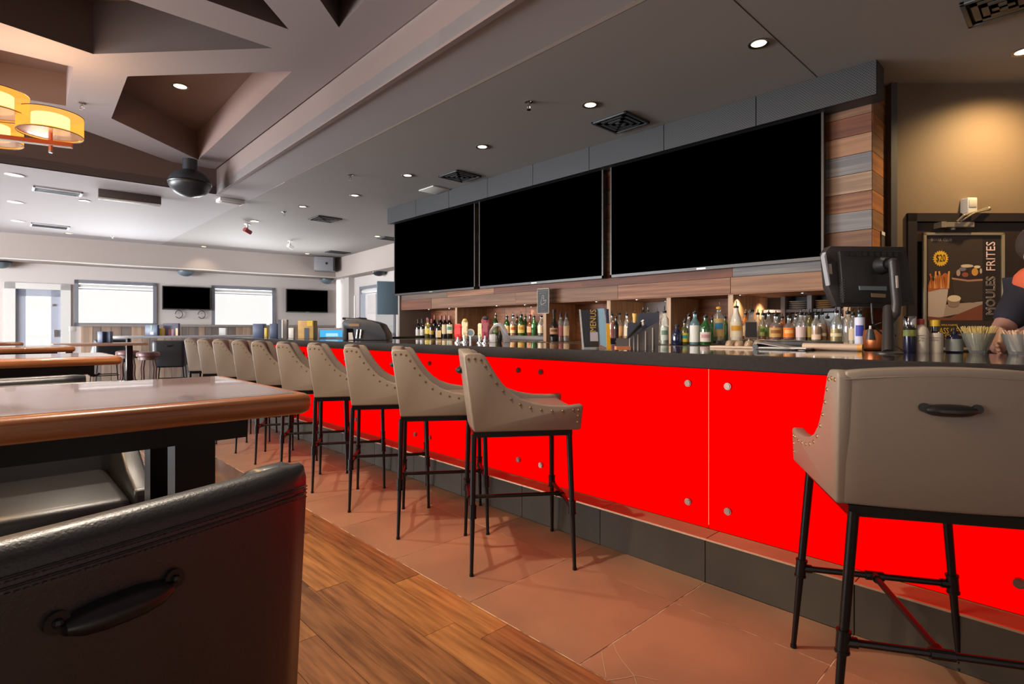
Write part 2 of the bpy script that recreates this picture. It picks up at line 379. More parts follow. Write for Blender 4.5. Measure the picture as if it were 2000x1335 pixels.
# ---- right far side wall
SA = Vector((6.34, 13.2, 0)); SB = Vector((6.05, 9.6, 0))
dS = (SB-SA).normalized(); nS = Vector((-dS.y, dS.x, 0))
MS = Matrix((dS, nS, Vector((0,0,1)))).transposed().to_4x4(); MS.translation = SA
ws = struct(bpy.data.objects.new('wall_side', None)); COL.objects.link(ws); ws.matrix_world = MS
MB().box(-.6, 9, 0, .75, zs, ZC).build('soffit', m_soffit, ws, smooth=0)
SWL = (tuple((SA+nS*.35).xy), tuple((SB+nS*.35).xy))
def sd_s(px, py):
    p = P(px, py, line=SWL); return (p-SA).dot(dS), p.z
a0, az1 = sd_s(704, 560); az0 = 1.0; a1 = a0+1.9
MB().box(-.9, a0, .35, .75, 0, zs).build('wall_section', m_wall, ws, smooth=0)
MB().box(a0, a1, .35, .75, az1, zs).build('wall_section', m_wall, ws, smooth=0)
MB().box(a0, a1, .35, .75, 0, az0).build('wall_section', m_wall, ws, smooth=0)
MB().box(a1, 9, .35, .75, 0, zs).build('wall_section', m_wall, ws, smooth=0)
MB().box(.1, .35, .2, .36, 0, zs).build('corner_column', m_wall, ws, smooth=0)
Msd = MS @ Matrix.Translation((0, -.25, 0))
window(3, a0, a1, az0, az1, Msd, blind=True)
# ---- wall that carries the televisions: plank cladding, soffit and alcove
TXW, YR, YL = 4.46, 1.045, 7.12                          # wall face, right end, left end
wb = struct(bpy.data.objects.new('wall_bar', None)); COL.objects.link(wb)
MB().box(TXW+.02, 5.35, YR+.02, YL-.002, 1.47, ZC).build('wall_core', m_dark, wb, smooth=0)
zrow = 1.448; ph = .1355
for r in range(11):
    z0 = zrow+r*ph; z1 = min(z0+ph, ZC)-.002; y = YR; first = True
    while y < YL-.01:
        L = random.uniform(.55, 1.7) if not first else random.uniform(.5, 1.5)
        y1 = min(y+L, YL)
        if YL-y1 < .3: y1 = YL
        idx = [2,3,0,3,4,6,3,2,1,0,4][r] if first else random.choice((0,1,2,4,5,0,4))
        dx = random.uniform(0, .006)
        MB().box(TXW-dx, TXW+.02, y+.0015, y1-.0015, z0+.0015, z1).build('wall_plank', woods[idx], wb, smooth=0)
        y = y1; first = False
    MB().box(TXW+.004, 4.99, YR-.004, YR+.018, z0+.0015, z1).build('wall_plank', [mat('side_plank_a', (176,112,62), .6, col2=(140,86,48), nscale=(1.5,4,30), island=.15), mat('side_plank_b', (136,96,64), .6, col2=(108,76,54), nscale=(1.5,4,30), island=.15)][r % 2], wb, smooth=0)
MB().box(TXW+.0, 5.35, YR+.01, YL-.002, 1.44, 1.448).build('alcove_soffit', mat('alcove_soffit', (120,78,50), .6, col2=(150,100,66), nscale=(20,1,1)), wb, smooth=0)
MB().box(TXW-.03, 5.3, YL, YL+.04, 0, ZC).build('wall_end', mat('wall_end', (150,140,134), .6), wb, smooth=0)
# back of alcove, bay by bay, with dividers
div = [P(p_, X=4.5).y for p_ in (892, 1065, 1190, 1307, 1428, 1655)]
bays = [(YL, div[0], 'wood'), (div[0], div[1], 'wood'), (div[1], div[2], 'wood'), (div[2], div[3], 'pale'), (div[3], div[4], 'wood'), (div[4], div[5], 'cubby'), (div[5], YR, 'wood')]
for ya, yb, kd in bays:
    if kd == 'pale':  # solid panels coloured like the reflection in this bay's mirror
        MB().box(5.1, 5.14, yb, (ya+yb)/2-.02, 1.0, 1.44).build('back_panel', mat('mirrored_cream', (224,204,176), .4), wb, smooth=0)
        MB().box(5.1, 5.14, (ya+yb)/2-.017, ya, 1.0, 1.44).build('back_panel', mat('mirrored_blue_grey', (206,208,214), .4), wb, smooth=0)
    elif kd == 'cubby':  # cabinets reflected in this bay's mirror, built as solid parts
        mg = mat('mirrored_grey', (120,116,122), .5); mbp = mat('cabinet_pane', (96,120,132), .2)
        MB().box(5.2, 5.22, yb, ya, 1.0, 1.44).build('mirrored_back', mat('mirrored_dark', (60,58,62), .5), wb, smooth=0)
        MB().box(5.06, 5.2, yb, ya, 1.30, 1.325).build('mirrored_shelf', mg, wb, smooth=0)
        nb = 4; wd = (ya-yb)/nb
        for q in range(nb+1): MB().box(5.04, 5.2, yb+q*wd-.018, yb+q*wd+.018, 1.0, 1.44).build('mirrored_stile', mg, wb, smooth=0)
        for q in range(nb): MB().box(5.15, 5.16, yb+q*wd+.02, yb+(q+1)*wd-.02, 1.0, 1.29).build('cabinet_pane', mbp if q % 2 else mat('mirrored_panel', (140,136,142), .4), wb, smooth=0)
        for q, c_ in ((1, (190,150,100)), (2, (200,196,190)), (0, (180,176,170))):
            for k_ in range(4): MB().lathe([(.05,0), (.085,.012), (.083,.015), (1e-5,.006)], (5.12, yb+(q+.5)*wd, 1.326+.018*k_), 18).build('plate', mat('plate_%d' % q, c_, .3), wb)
    else:
        hh = (ya-yb)/max(1, round((ya-yb)/.42)); y = yb
        while y < ya-.05:
            MB().box(5.0, 5.04, y+.002, y+hh-.002, 1.0, 1.44).build('back_panel', m_orange, wb, smooth=0); y += hh
for y in div: MB().box(4.49, 5.25, y-.022, y+.022, 1.0, 1.44).build('alcove_divider', m_lightwood, wb, smooth=0)
MB().box(5.25, 5.33, YR, YL, 0, 1.47).build('alcove_back', m_dark, wb, smooth=0)
# ---- brown door wall facing the camera
D4 = 4.01
A0 = P(1741, d=D4); dW = RT.copy(); nW = FW.copy()
MW = Matrix((dW, nW, Vector((0,0,1)))).transposed().to_4x4(); MW.translation = Vector((A0.x, A0.y, 0))
wr = struct(bpy.data.objects.new('wall_right', None)); COL.objects.link(wr); wr.matrix_world = MW
def wp(px, py): p = P(px, py, d=D4); return (p-Vector((A0.x, A0.y, 0))).dot(dW), p.z
ds0, dz1 = wp(1770, 417); ds1 = ds0+1.02
MB().box(0, ds0, 0, .1, 0, ZC).box(ds0, ds1, 0, .1, dz1, ZC).box(ds1, 3.5, 0, .1, 0, ZC).build('wall_section', m_doorwall, wr, smooth=0)
MB().box(-.01, .035, -.012, 0, 0, ZC).build('corner_bead', mat('corner_bead', (70,70,76), .5), wr, smooth=0)
d2 = struct(bpy.data.objects.new('door_2', None)); COL.objects.link(d2); d2.matrix_world = MW
m_door = mat('dark_door', (46,33,26), .4)
MB().box(ds0, ds0+.065, -.02, .1, 0, dz1).box(ds1-.065, ds1, -.02, .1, 0, dz1).box(ds0, ds1, -.02, .1, dz1-.06, dz1).build('door_frame', mat('door_frame_dark', (34,26,22), .4), d2, smooth=0)
MB().box(ds0+.07, ds1-.07, .01, .05, .01, dz1-.066).build('door_leaf', m_door, d2, smooth=0)
hs, hz = wp(1789, 505)
h_ = MB()
for k_ in range(5): h_.cyl((hs, -.0, hz-.06+k_*.024), (hs, -.0, hz-.042+k_*.024), .006, n=8)
h_.build('door_hinge', m_steel, d2)
# door closer
cs, cz = wp(1855, 441)
cl = MB().box(cs-.075, cs+.13, -.06, .01, cz-.018, cz+.018).cyl((cs+.0, -.03, cz-.02), (cs, -.03, cz-.035), .014, n=10).box(cs-.11, cs-.075, -.065, .01, cz-.022, cz+.02)
j = wp(1895, 425); e = wp(1924, 413)
cl.tube([(cs+.0, -.07, cz+.02), (j[0]-.12, -.09, j[1]-.0), (e[0], -.03, e[1]+.02)], .008).tube([(cs+.02, -.075, cz+.02), (j[0]-.06, -.10, j[1]+.012), (e[0], -.035, e[1]+.01)], .006).ball((e[0], -.03, e[1]+.015), .015)
cl.build('door_closer', mat('closer_metal', (170,158,140), .35, metal=.7), d2)
# baseboards
b_ = struct(MB().box(0, ds0, -.012, 0, 0, .1).build('baseboard_right', m_dark, smooth=0)); b_.matrix_world = MW

# unseen walls that close the room behind the camera and on the left
wk = struct(bpy.data.objects.new('wall_back', None)); COL.objects.link(wk)
MB().box(-7.6, 8, -4.2, -4.05, 0, ZT+.4).build('wall_section', m_wall, wk, smooth=0)
wl = struct(bpy.data.objects.new('wall_left', None)); COL.objects.link(wl)
MB().box(-7.6, -7.5, -4, 15.6, 0, .5).build('wall_section', m_wall, wl, smooth=0)
MB().box(-7.6, -7.5, -4, 15.6, 2.5, ZT).build('wall_section', m_wall, wl, smooth=0)
MB().box(-7.6, -7.5, -4, 3.8, .5, 2.5).build('wall_section', m_wall, wl, smooth=0)
for j in range(2, 6): MB().box(-7.6, -7.5, -4+j*3.9, -3.2+j*3.9, .5, 2.5).build('wall_section', m_wall, wl, smooth=0)
MB().box(8, 8.1, -4.2, 8.0, 0, ZT).build('wall_section', m_wall, wk, smooth=0)
# ================================================================== BAR
ZB, BX0, BX1, BY0, BY1 = 1.048, 2.15, 3.04, -1.2, 7.58
bar = thing('bar', 'long tiled bar base with glowing red glass panels', 'bar', (PX, 3.0, 0))
def L(o, M=None): return o
off = Matrix.Translation((-PX, -3.0, 0))
def bb(name, m, *boxes, bevel=0, kind=None, parent=bar, label=None):
    mb = MB()
    for q in boxes: mb.box(*q, 0, off)
    return mb.build(name, m, parent, bevel=bevel, smooth=0, kind=kind, label=label)
bb('carcass', m_dark, (PX+.055, 2.9, BY0, BY1-.1, 0, .975), (RX+.008, PX+.06, BY0, BY1-.1, 0, .185))
for j in range(-3, 12):
    y0 = 1.205+.595*(j-1); y1 = min(y0+.595, BY1-.1)
    if y1 <= y0: continue
    bb('riser_tile', m_riser, (RX, RX+.01, y0+.002, y1-.002, 0.001, .190))
    bb('ledge_tile', m_tile, (RX+.004, PX+.004, y0+.002, y1-.002, .186, .196))
bb('ledge_trim', mat('ledge_trim_metal', (190,160,130), .35, metal=.8), (RX-.002, RX+.006, BY0, BY1-.1, .190, .1985))
bb('light_box', m_warmseam, (PX+.03, PX+.04, BY0, BY1-.12, .205, .98))
sy = 1.255; pwid = 1.195; k = -2
m_so = mat('standoff_metal', (150,120,110), .3, metal=.9)
while sy+pwid*k < BY1-.2:
    ya = sy+pwid*k; yb = min(ya+pwid, BY1-.12)
    p = bb('backlit_panel', m_red, (PX, PX+.008, ya+.003, yb-.003, .2, .985))
    s = MB()
    for yy in (ya+.1, yb-.1):
        for zz in (.306, .886):
            MB().cyl((PX-.014, yy, zz), (PX, yy, zz), .017, n=14, M=off).cyl((PX-.017, yy, zz), (PX-.014, yy, zz), .013, n=14, M=off).build('standoff', m_so, p)
    k += 1
def ctop(x0, x1, y0, y1):
    o = MB().box(x0, x1, y0, y1, -.062, 0).build('countertop', [m_granite, m_cedge], bevel=.004, smooth=0)
    for p in o.data.polygons: p.material_index = 0 if p.normal.z > .9 else 1
    return o
top = tag(ctop(0, BX1-BX0, BY0-3, BY1-3), 'long polished black stone countertop of the bar', 'countertop'); top.location = (BX0, 3, ZB)
ret = tag(ctop(BX1-BX0+.004, 3.2, 6.78-3, BY1-3), 'short stone countertop returning at the far end of the bar', 'countertop'); ret.location = (BX0, 3, ZB)
bb('end_panel', m_dark, (2.9, 5.2, 7.0, BY1-.1, 0, .975))
# back counter inside the alcove
bc = thing('back_counter', 'dark counter under the bottles along the bar wall', 'counter', (4.6, 4, 0))
MB().box(-.62, .62, YR-4+.3, YL-4-.01, .985, 1.02).build('worktop', mat('back_counter_top', (70,62,56), .2), bc, bevel=.004)
MB().box(-.58, .62, YR-4+.3, YL-4-.01, 0, .985).build('cabinet', m_dark, bc, smooth=0)
for ya, yb, zt in ((div[1]+.03, div[0]-.03, 1.075), (div[4]-.0, div[3]-.4, 1.05), (div[5]+.03, div[4]-.03, 1.062)):
    y0, y1 = sorted((ya, yb))
    MB().box(-.02, .38, y0-4, y1-4, 1.021, zt).build('bottle_step', mat('step_grey', (84,80,78), .4), bc, bevel=.003)
# ================================================================== TELEVISIONS
def tv(label, M, w, h, t=.05, group=None, bez=.016, logo=True):
    r = thing('television', label, 'television', group=group); r.matrix_world = M
    MB().box(-w/2, w/2, 0, t, -h/2, h/2).build('casing', m_black, r, bevel=.004)
    f = MB()
    for q in ((-w/2, -w/2+bez, -h/2, h/2), (w/2-bez, w/2, -h/2, h/2), (-w/2, w/2, h/2-bez, h/2), (-w/2, w/2, -h/2, -h/2+bez*1.6)): f.box(q[0], q[1], -.006, .002, q[2], q[3])
    f.build('bezel', m_frame, r, smooth=0)
    MB().box(-w/2+bez, w/2-bez, -.003, .0005, -h/2+bez*1.6, h/2-bez).build('screen', m_screen, r, smooth=0)
    if logo: MB().box(-.04, .04, -.0075, -.005, -h/2+bez*.4, -h/2+bez*1.1).build('maker_badge', m_steel, r, smooth=0)
    MB().box(-.3*w, .3*w, t, t+.03, -.25*h, .25*h).build('wall_mount', m_dark, r, smooth=0)
    return r
RZ = Matrix.Rotation(radians(-90), 4, 'Z')             # front faces -X
for (ya, yb, lab) in ((1.325, 3.215, 'largest looking black television, nearest the brown door wall'), (3.30, 5.20, 'middle black television of the three above the bottles'), (5.28, 7.17, 'black television above the bar farthest from the camera')):
    M = Matrix.Translation((4.375, (ya+yb)/2, 2.21)) @ RZ
    tv(lab, M, yb-ya, 1.11)
for (a, b, t, bt, lab) in ((316, 410, 558, 606, 'small black television on the far wall between the two big windows'), (557, 638, 564, 611, 'small black television near the corner column on the far wall')):
    s0, z1 = fl_s(a, t); s1, _ = fl_s(b, t); _, z0 = fl_s(b, bt)
    M = MF @ Matrix.Translation(((s0+s1)/2, .5, (z0+z1)/2))
    q = tv(lab, M, s1-s0, z1-z0, .05)
    if a == 316:
        cb = MB()
        for c0 in (-.15, .3):
            cb.tube([(c0+.12*cos(a_)*.6, .06, -(z1-z0)/2-.10+.09*sin(a_)) for a_ in [i*pi/6 for i in range(-5, 7)]], .008, 6)
        cb.build('cable', m_dark, q)
# side window television, seen edge on
pt = P(757, 585, X=5.2)
sd = thing('television', 'grey flat television hanging edge on beside the side window', 'television', (pt.x, pt.y, 0), radians(-20))
MB().box(-.19, .19, -.03, .03, 1.42, 2.02).build('casing', mat('tv_back', (108,128,142), .4), sd, bevel=.01)
MB().box(0, .95, .0, .03, 1.9, 1.94, 0, Matrix.Rotation(radians(20), 4, 'Z')).build('wall_bracket', m_steel, sd, smooth=0)
# ================================================================== SPEAKER GRILLE BOX
gr = thing('speaker_grille', 'long perforated grey metal box running above the televisions', 'speaker', (4.275, 4, 2.72))
g_y = [.975]+[P(p_, X=4.275).y for p_ in ()]
ys = [.975, 1.77, 2.57, 3.40, 4.175, 4.93, 5.69, 6.45, 7.21]
m_perf = mat('perforated_metal', (60,62,66), .5, metal=.2)
nt = m_perf.node_tree; tc = nt.nodes.new('ShaderNodeTexCoord'); mp = nt.nodes.new('ShaderNodeMapping'); mp.inputs['Scale'].default_value = (1,75,75); mp.inputs['Rotation'].default_value = (radians(45),0,0)
vo = nt.nodes.new('ShaderNodeTexVoronoi'); vo.inputs['Randomness'].default_value = 0; vo.inputs['Scale'].default_value = 1
r_ = nt.nodes.new('ShaderNodeValToRGB'); r_.color_ramp.elements[0].position = .3; r_.color_ramp.elements[1].position = .36
r_.color_ramp.elements[0].color = (.006,.006,.007,1); r_.color_ramp.elements[1].color = (*lin((62,64,68)),1)
nt.links.new(tc.outputs['Object'], mp.inputs[0]); nt.links.new(mp.outputs[0], vo.inputs['Vector']); nt.links.new(vo.outputs['Distance'], r_.inputs[0]); nt.links.new(r_.outputs[0], nt.nodes['Principled BSDF'].inputs['Base Color'])
for a, b in zip(ys[:-1], ys[1:]):
    MB().box(0, .012, a-4+.003, b-4-.003, 0, .23-.002).build('grille_panel', m_perf, gr, smooth=0)
MB().box(.012, .184, .975-4, 7.21-4, .004, .229).build('box_body', mat('box_grey', (52,54,58), .5), gr, smooth=0)
# ================================================================== BAR STOOLS
def stool_proto(label):
    t = thing('bar_stool', label, 'stool', group='grey leather bar stools along the bar')
    zb = .668
    # side panels
    prof = [(-.235,zb), (-.283,1.018), (-.279,1.033), (-.262,1.040), (-.205,1.038), (-.185,1.027), (-.165,.995), (-.135,.943), (-.10,.895), (-.062,.855), (-.015,.823), (.05,.800), (.13,.787), (.22,.784), (.28,.790), (.292,.784), (.280,zb)]
    for sgn in (-1, 1):
        mb = MB(); mb.prism(prof, 'x', 0, .04)
        mb.v = [((.208+x+(z-zb)*.025)*sgn, y, z) for x, y, z in mb.v]
        sp = mb.build('side_panel', m_leather, t, bevel=.008, seg=2, smooth=50)
        nb = MB()
        path = [(-.262,1.013), (-.232,1.015), (-.203,1.009), (-.182,0.978), (-.158,0.939), (-.130,0.899), (-.098,0.861), (-.060,0.822), (-.016,0.796), (.033,0.779), (.085,0.768), (.138,0.762), (.19,0.760), (.242,0.764), (.268,0.763), (.266,0.735), (.264,0.705)]
        for y, z in path:
            X = .208+.04+(z-zb)*.025
            nb.lathe([(.0065,0), (.0045,.003), (1e-5,.0042)], n=7, M=Matrix.Translation((X*sgn, y, z)) @ Matrix.Rotation(sgn*pi/2, 4, 'Y'))
        nb.build('nailhead_trim', m_brass, t, kind='stuff', label='row of round brass nailheads')
    # back
    mb = MB(); n = 10; vs = []; fs = []
    outl = [(-.235+.47*i/n, 1.038+.014*(1-(2*i/n-1)**2)) for i in range(n+1)]
    for yy in (0, .05):
        for x, z in outl:
            for zz in (zb, .76, .88, z-.02, z):
                k_ = (zz-zb)
                vs.append((x*(1+.045*k_), -.235-.13*k_+yy-(.012*(1-(x/.235)**2) if yy == 0 else 0), zz))
    m5 = 5; N = (n+1)*m5
    for s_ in (0, 1):
        for i in range(n):
            for q in range(m5-1):
                a = s_*N+i*m5+q; fs.append((a, a+m5, a+m5+1, a+1))
    for i in range(n):
        for q in (0, m5-1): a = i*m5+q; fs.append((a, a+m5, N+a+m5, N+a))
    for i in (0, n):
        for q in range(m5-1): a = i*m5+q; fs.append((a, a+1, N+a+1, N+a))
    mb.add(vs, fs); bk = mb.build('backrest', m_leather, t, bevel=.009, seg=2, smooth=50)
    # seam along the top of the back
    sm = MB(); pts = [(x*1.018, -.283-.010*(1-(x/.235)**2), z-.022) for x, z in outl]
    sm.tube(pts, .0016, 6); sm.build('seam', m_leather, bk)
    h = MB(); hz = .942; hy = -.235-.14*(hz-zb)-.012
    h.lathe([(1e-5,-.058), (.012,-.055), (.022,-.04), (.026,-.02), (.0265,0), (.026,.02), (.022,.04), (.012,.055), (1e-5,.058)], n=14, M=Matrix.Translation((0, hy, hz)) @ Matrix.Rotation(pi/2, 4, 'Y') @ Matrix.Diagonal((.62, 1, 1, 1)))
    for s_ in (-1, 1): h.cyl((s_*.058, hy+.002, hz+.006), (s_*.058, hy-.006, hz+.006), .012, n=12)
    h.build('pull_handle', m_black, bk, label='black cup pull handle')
    # cushion
    MB().box(-.205, .205, -.225, .268, zb+.002, .768).build('seat', m_leather, t, bevel=.018, seg=3, smooth=60)
    # frame and legs
    f = MB(); q = .205
    for s_ in (-1, 1): f.box(s_*q-.012, s_*q+.012, -.235, .245, .637, .667)
    f.box(-q+.012, q-.012, -.235, -.211, .637, .667).box(-q+.012, q-.012, .221, .245, .637, .667)
    f.build('seat_frame', m_bmetal, t, smooth=0)
    legs = {}
    for sx in (-1, 1):
        for sy_ in (-1, 1):
            T = Vector((sx*.203, .232*sy_, .65)); F = Vector((sx*.255, .247*sy_, 0)); d = (T-F)
            at_ = lambda z: F+d*(z/.65)
            lg = MB().cyl(at_(.30), T, .0125, .0145, 12).cyl(at_(.012), at_(.30), .0085, .0125, 12)
            lg.cyl(at_(.268), at_(.318), .0175, n=12).cyl(at_(.262), at_(.268), .0195, n=12).cyl(at_(.318), at_(.324), .0195, n=12).cyl(F, at_(.012), .0105, n=10)
            lg.build('leg', m_bmetal, t); legs[sx, sy_] = at_(.292)
    for sy_ in (-1, 1):
        a, b = legs[-1, sy_], legs[1, sy_]; mid = (a+b)/2
        MB().cyl(a, b, .0105, n=10).cyl(mid-Vector((.028,0,0)), mid+Vector((.028,0,0)), .0155, n=10).cyl(a, a+Vector((.035,0,0)), .0145, n=10).cyl(b-Vector((.035,0,0)), b, .0145, n=10).build('crossbar', m_bmetal, t)
    a = (legs[-1,-1]+legs[1,-1])/2; b = (legs[-1,1]+legs[1,1])/2
    MB().cyl(a, b, .010, n=10).cyl(a, a+Vector((0,.03,0)), .0145, n=10).cyl(b-Vector((0,.03,0)), b, .0145, n=10).build('footrest_bar', m_bmetal, t)
    return t
def place_st(o, x, y, bearing, label):
    o.location = (x, y, 0); o.rotation_euler = (0, 0, -radians(bearing)); o['label'] = label
st0 = stool_proto('')
place_st(st0, 2.024, .392, 59, 'grey leather bar stool at the right edge, its back with black pull handle facing us')
ydelta = [0, .628, 1.235, 1.815, 2.385, 2.955, 3.515, 4.085, 4.66, 5.22]
bears = [125.5, 125.5, 123.5, 120, 118.5, 118, 118, 118, 118, 118]
names = ['grey leather bar stool nearest in the row, shown whole with its nailhead arm', 'second grey leather bar stool of the row, behind the nearest one',
 'third grey leather bar stool of the row, in line below the bulky dark machine', 'fourth grey leather bar stool, just right of the near table corner',
 'fifth grey leather bar stool, its legs hidden by the near table corner', 'sixth grey leather bar stool of the row counting from the nearest', 'seventh grey leather bar stool of the row counting from the nearest',
 'eighth grey leather bar stool of the row counting from the nearest', 'ninth grey leather bar stool, second to last at the far end', 'last grey leather bar stool of the row, beside the black chair']
for i, dy in enumerate(ydelta):
    c = copy_tree(st0); place_st(c, 1.970+random.uniform(-.008, .008), 2.047+dy, bears[i], names[i])
# ================================================================== BLACK LEATHER CHAIRS
def chair_proto(label):
    t = thing('lounge_bar_chair', label, 'chair', group='black leather chairs at the high tables')
    zb = .50; hw = .262
    prof = [(-.24,zb), (-.268,.915), (-.262,.938), (-.248,.948), (-.225,.949), (-.20,.94), (-.17,.905), (-.12,.85), (-.06,.795), (.02,.735), (.12,.69), (.22,.668), (.262,.66), (.272,.645), (.265,zb)]
    for sgn in (-1, 1):
        mb = MB(); mb.prism(prof, 'x', 0, .055); mb.v = [((hw-.058+x+(z-zb)*.01)*sgn, y, z) for x, y, z in mb.v]
        mb.build('side_panel', m_leather2, t, bevel=.016, seg=3, smooth=60)
    mb = MB(); vs = []; fs = []; n = 12; prof2 = [(0,zb), (0,.905), (.004,.937), (.016,.952), (.034,.956), (.05,.949), (.058,.93), (.058,zb)]
    for i in range(n+1):
        u = -1+2*i/n; x = u*hw; cx = min(1, abs(u)); inset = .026*max(0, (cx-.85)/.15)**2
        for (yy, zz) in prof2:
            k_ = zz-zb; vs.append((x, -.272-.07*k_+yy+inset*(1-yy/.058)-.01*(1-u*u), zz-(inset*.2 if zz > .9 else 0)))
    m_ = len(prof2)
    for i in range(n):
        for q in range(m_): a = i*m_+q; b = i*m_+(q+1) % m_; fs.append((a, a+m_, b+m_, b))
    fs += [tuple(range(m_)), tuple(n*m_+q for q in range(m_-1, -1, -1))]
    mb.add(vs, fs); bk = mb.build('backrest', m_leather2, t, bevel=0, smooth=60)
    sm = MB(); st_ = MB()
    def bp(u, z): k_ = z-zb; return Vector((u*hw, -.272-.07*k_+.026*max(0, (abs(u)-.85)/.15)**2-.01*(1-u*u), z-.009*max(0, (abs(u)-.85)/.15)**2))
    for z in (.927, .917): sm.tube([bp(-1+.1*i, z) for i in range(21)], .0013, 6)
    for z in (.923, .912):
        for i in range(75):
            u = -.97+1.94*i/75; a = bp(u, z)-Vector((0, .001, 0)); b = bp(u+.014, z)-Vector((0, .001, 0)); st_.cyl(a, b, .0009, n=5)
    sm.build('piping', m_leather2, bk); st_.build('stitching', mat('stitch_thread', (60,58,62), .6), bk, kind='stuff')
    h = MB(); hz = .862; hy = -.272-.07*(hz-zb)-.012
    h.lathe([(1e-5,-.052), (.012,-.049), (.021,-.036), (.025,-.018), (.0255,0), (.025,.018), (.021,.036), (.012,.049), (1e-5,.052)], n=18, M=Matrix.Translation((0, hy, hz)) @ Matrix.Rotation(pi/2, 4, 'Y') @ Matrix.Diagonal((.62, 1, 1, 1)))
    for s_ in (-1, 1): h.cyl((s_*.054, hy+.004, hz+.008), (s_*.054, hy-.004, hz+.008), .011, n=14).ball((s_*.054, hy-.005, hz+.008), .005, n=8, m=4)
    h.build('pull_handle', m_black, bk, label='black cup pull handle')
    MB().box(-.2, .2, -.235, .262, zb+.01, .64).build('seat', m_leather2, t, bevel=.03, seg=3, smooth=60)
    MB().box(-.22, .22, -.25, .24, .475, .50).build('seat_frame', m_bmetal, t, smooth=0)
    for sx in (-1, 1):
        for sy_ in (-1, 1):
            MB().cyl((sx*.24, sy_*.24, 0), (sx*.205, sy_*.225, .48), .010, .014, 10).build('leg', m_bmetal, t)
    for sy_ in (-1, 1): MB().cyl((-.22, sy_*.233, .25), (.22, sy_*.233, .25), .009, n=8).build('crossbar', m_bmetal, t)
    return t
ch0 = chair_proto('')
def place_ch(o, x, y, rz, label): o.location = (x, y, 0); o.rotation_euler = (0, 0, radians(rz)); o['label'] = label
place_ch(ch0, .011, .993, 16, 'black leather chair filling the lower left corner, black pull handle on its back')
TY = ((1.17, 1.83), (3.5, 4.2), (5.75, 6.4), (8.0, 8.7))
chs = [(0.11, 2.28, 180, 'black leather chair seen under the near table, its seat facing us'),
 (.0, 3.25, 8, 'black leather chair on our side of the second table'), (.03, 4.68, 178, 'black leather chair behind the second wooden table'),
 (-.04, 5.45, 6, 'black leather chair on our side of the third table'), (0.0, 6.95, 181, 'black leather chair behind the third wooden table'),
 (1.66, 13.45, 5, 'small black chair back standing between far table and round stools'), (2.36, 11.5, -18, 'black leather chair at the far end of the stool row, back turned to us')]
for x, y, rz, lab in chs: c = copy_tree(ch0); place_ch(c, x, y, rz, lab)
# ================================================================== HIGH TABLES
def table_proto(w, dp):
    t = thing('high_table', '', 'table', group='wooden high tables'); e = .022; th = .045; z = 1.01; r = .03
    def rr(o_):     # rounded rectangle outline, right end at x=0
        pts = []
        for cx, cy, a0 in ((-r-o_*0, r, -90), (-r, dp-r, 0), (-w+r, dp-r, 90), (-w+r, r, 180)):
            for k_ in range(5): a = radians(a0+22.5*k_); pts.append((cx+(r-o_)*cos(a), cy+(r-o_)*sin(a)))
        return pts
    MB().prism(rr(.03), 'z', z-.03, z+.0006).build('tabletop', m_lam, t, smooth=0)
    vs = []; fs = []; prof = [(.03,0), (.012,-.001), (.004,-.005), (0,-.013), (0,-.028), (.004,-.038), (.014,-.044), (.05,-th)]
    n = 20
    for o_, dz in prof: vs += [(x, y, z+dz) for x, y in rr(min(o_, .0299))]
    for k_ in range(len(prof)-1):
        for i in range(n): fs.append((k_*n+i, k_*n+(i+1) % n, (k_+1)*n+(i+1) % n, (k_+1)*n+i))
    fs.append(tuple(range((len(prof)-1)*n, len(prof)*n)))
    MB().add(vs, fs).build('edge_band', m_edge, t, smooth=40, label='worn varnished oak edge band')
    MB().box(-w+.1, -.11, .1, dp-.1, z-.095, z-th-.001).build('under_frame', m_bmetal, t, smooth=0)
    for bx in (-.185, -w+.14):
        for by in (.24, .50): MB().box(bx-.04, bx+.04, by-.035, by+.035, .02, z-.095).build('post', m_bmetal, t, smooth=0)
        MB().prism([(.275,.78), (.275,.70), (.465,.62), (.465,.70)], 'x', bx-.03, bx+.03).build('brace', m_bmetal, t, smooth=0)
        MB().box(bx-.05, bx+.05, .02, dp-.02, 0, .03).build('foot', m_bmetal, t, bevel=.004)
    hk = [(-.1,.5,z-.06), (-.098,.5,z-.10)]+[(-.068+.03*cos(a), .5, z-.10+.032*sin(a)) for a in [radians(180+25*i) for i in range(7)]]
    MB().tube(hk, .006, 8).build('purse_hook', m_black, t)
    return t
tb = table_proto(1.3, .66); tb.location = (.515, 1.17, 0); tb['label'] = 'nearest wooden high table with bright windows mirrored in its top'
for i, lab in ((1, 'second wooden high table, seen low behind the nearest table'), (2, 'third wooden high table from the camera'), (3, 'fourth wooden high table, farthest of the row at the left')):
    c = copy_tree(tb); c.location = (.50-(0 if i < 3 else .25), TY[i][0], 0); c['label'] = lab
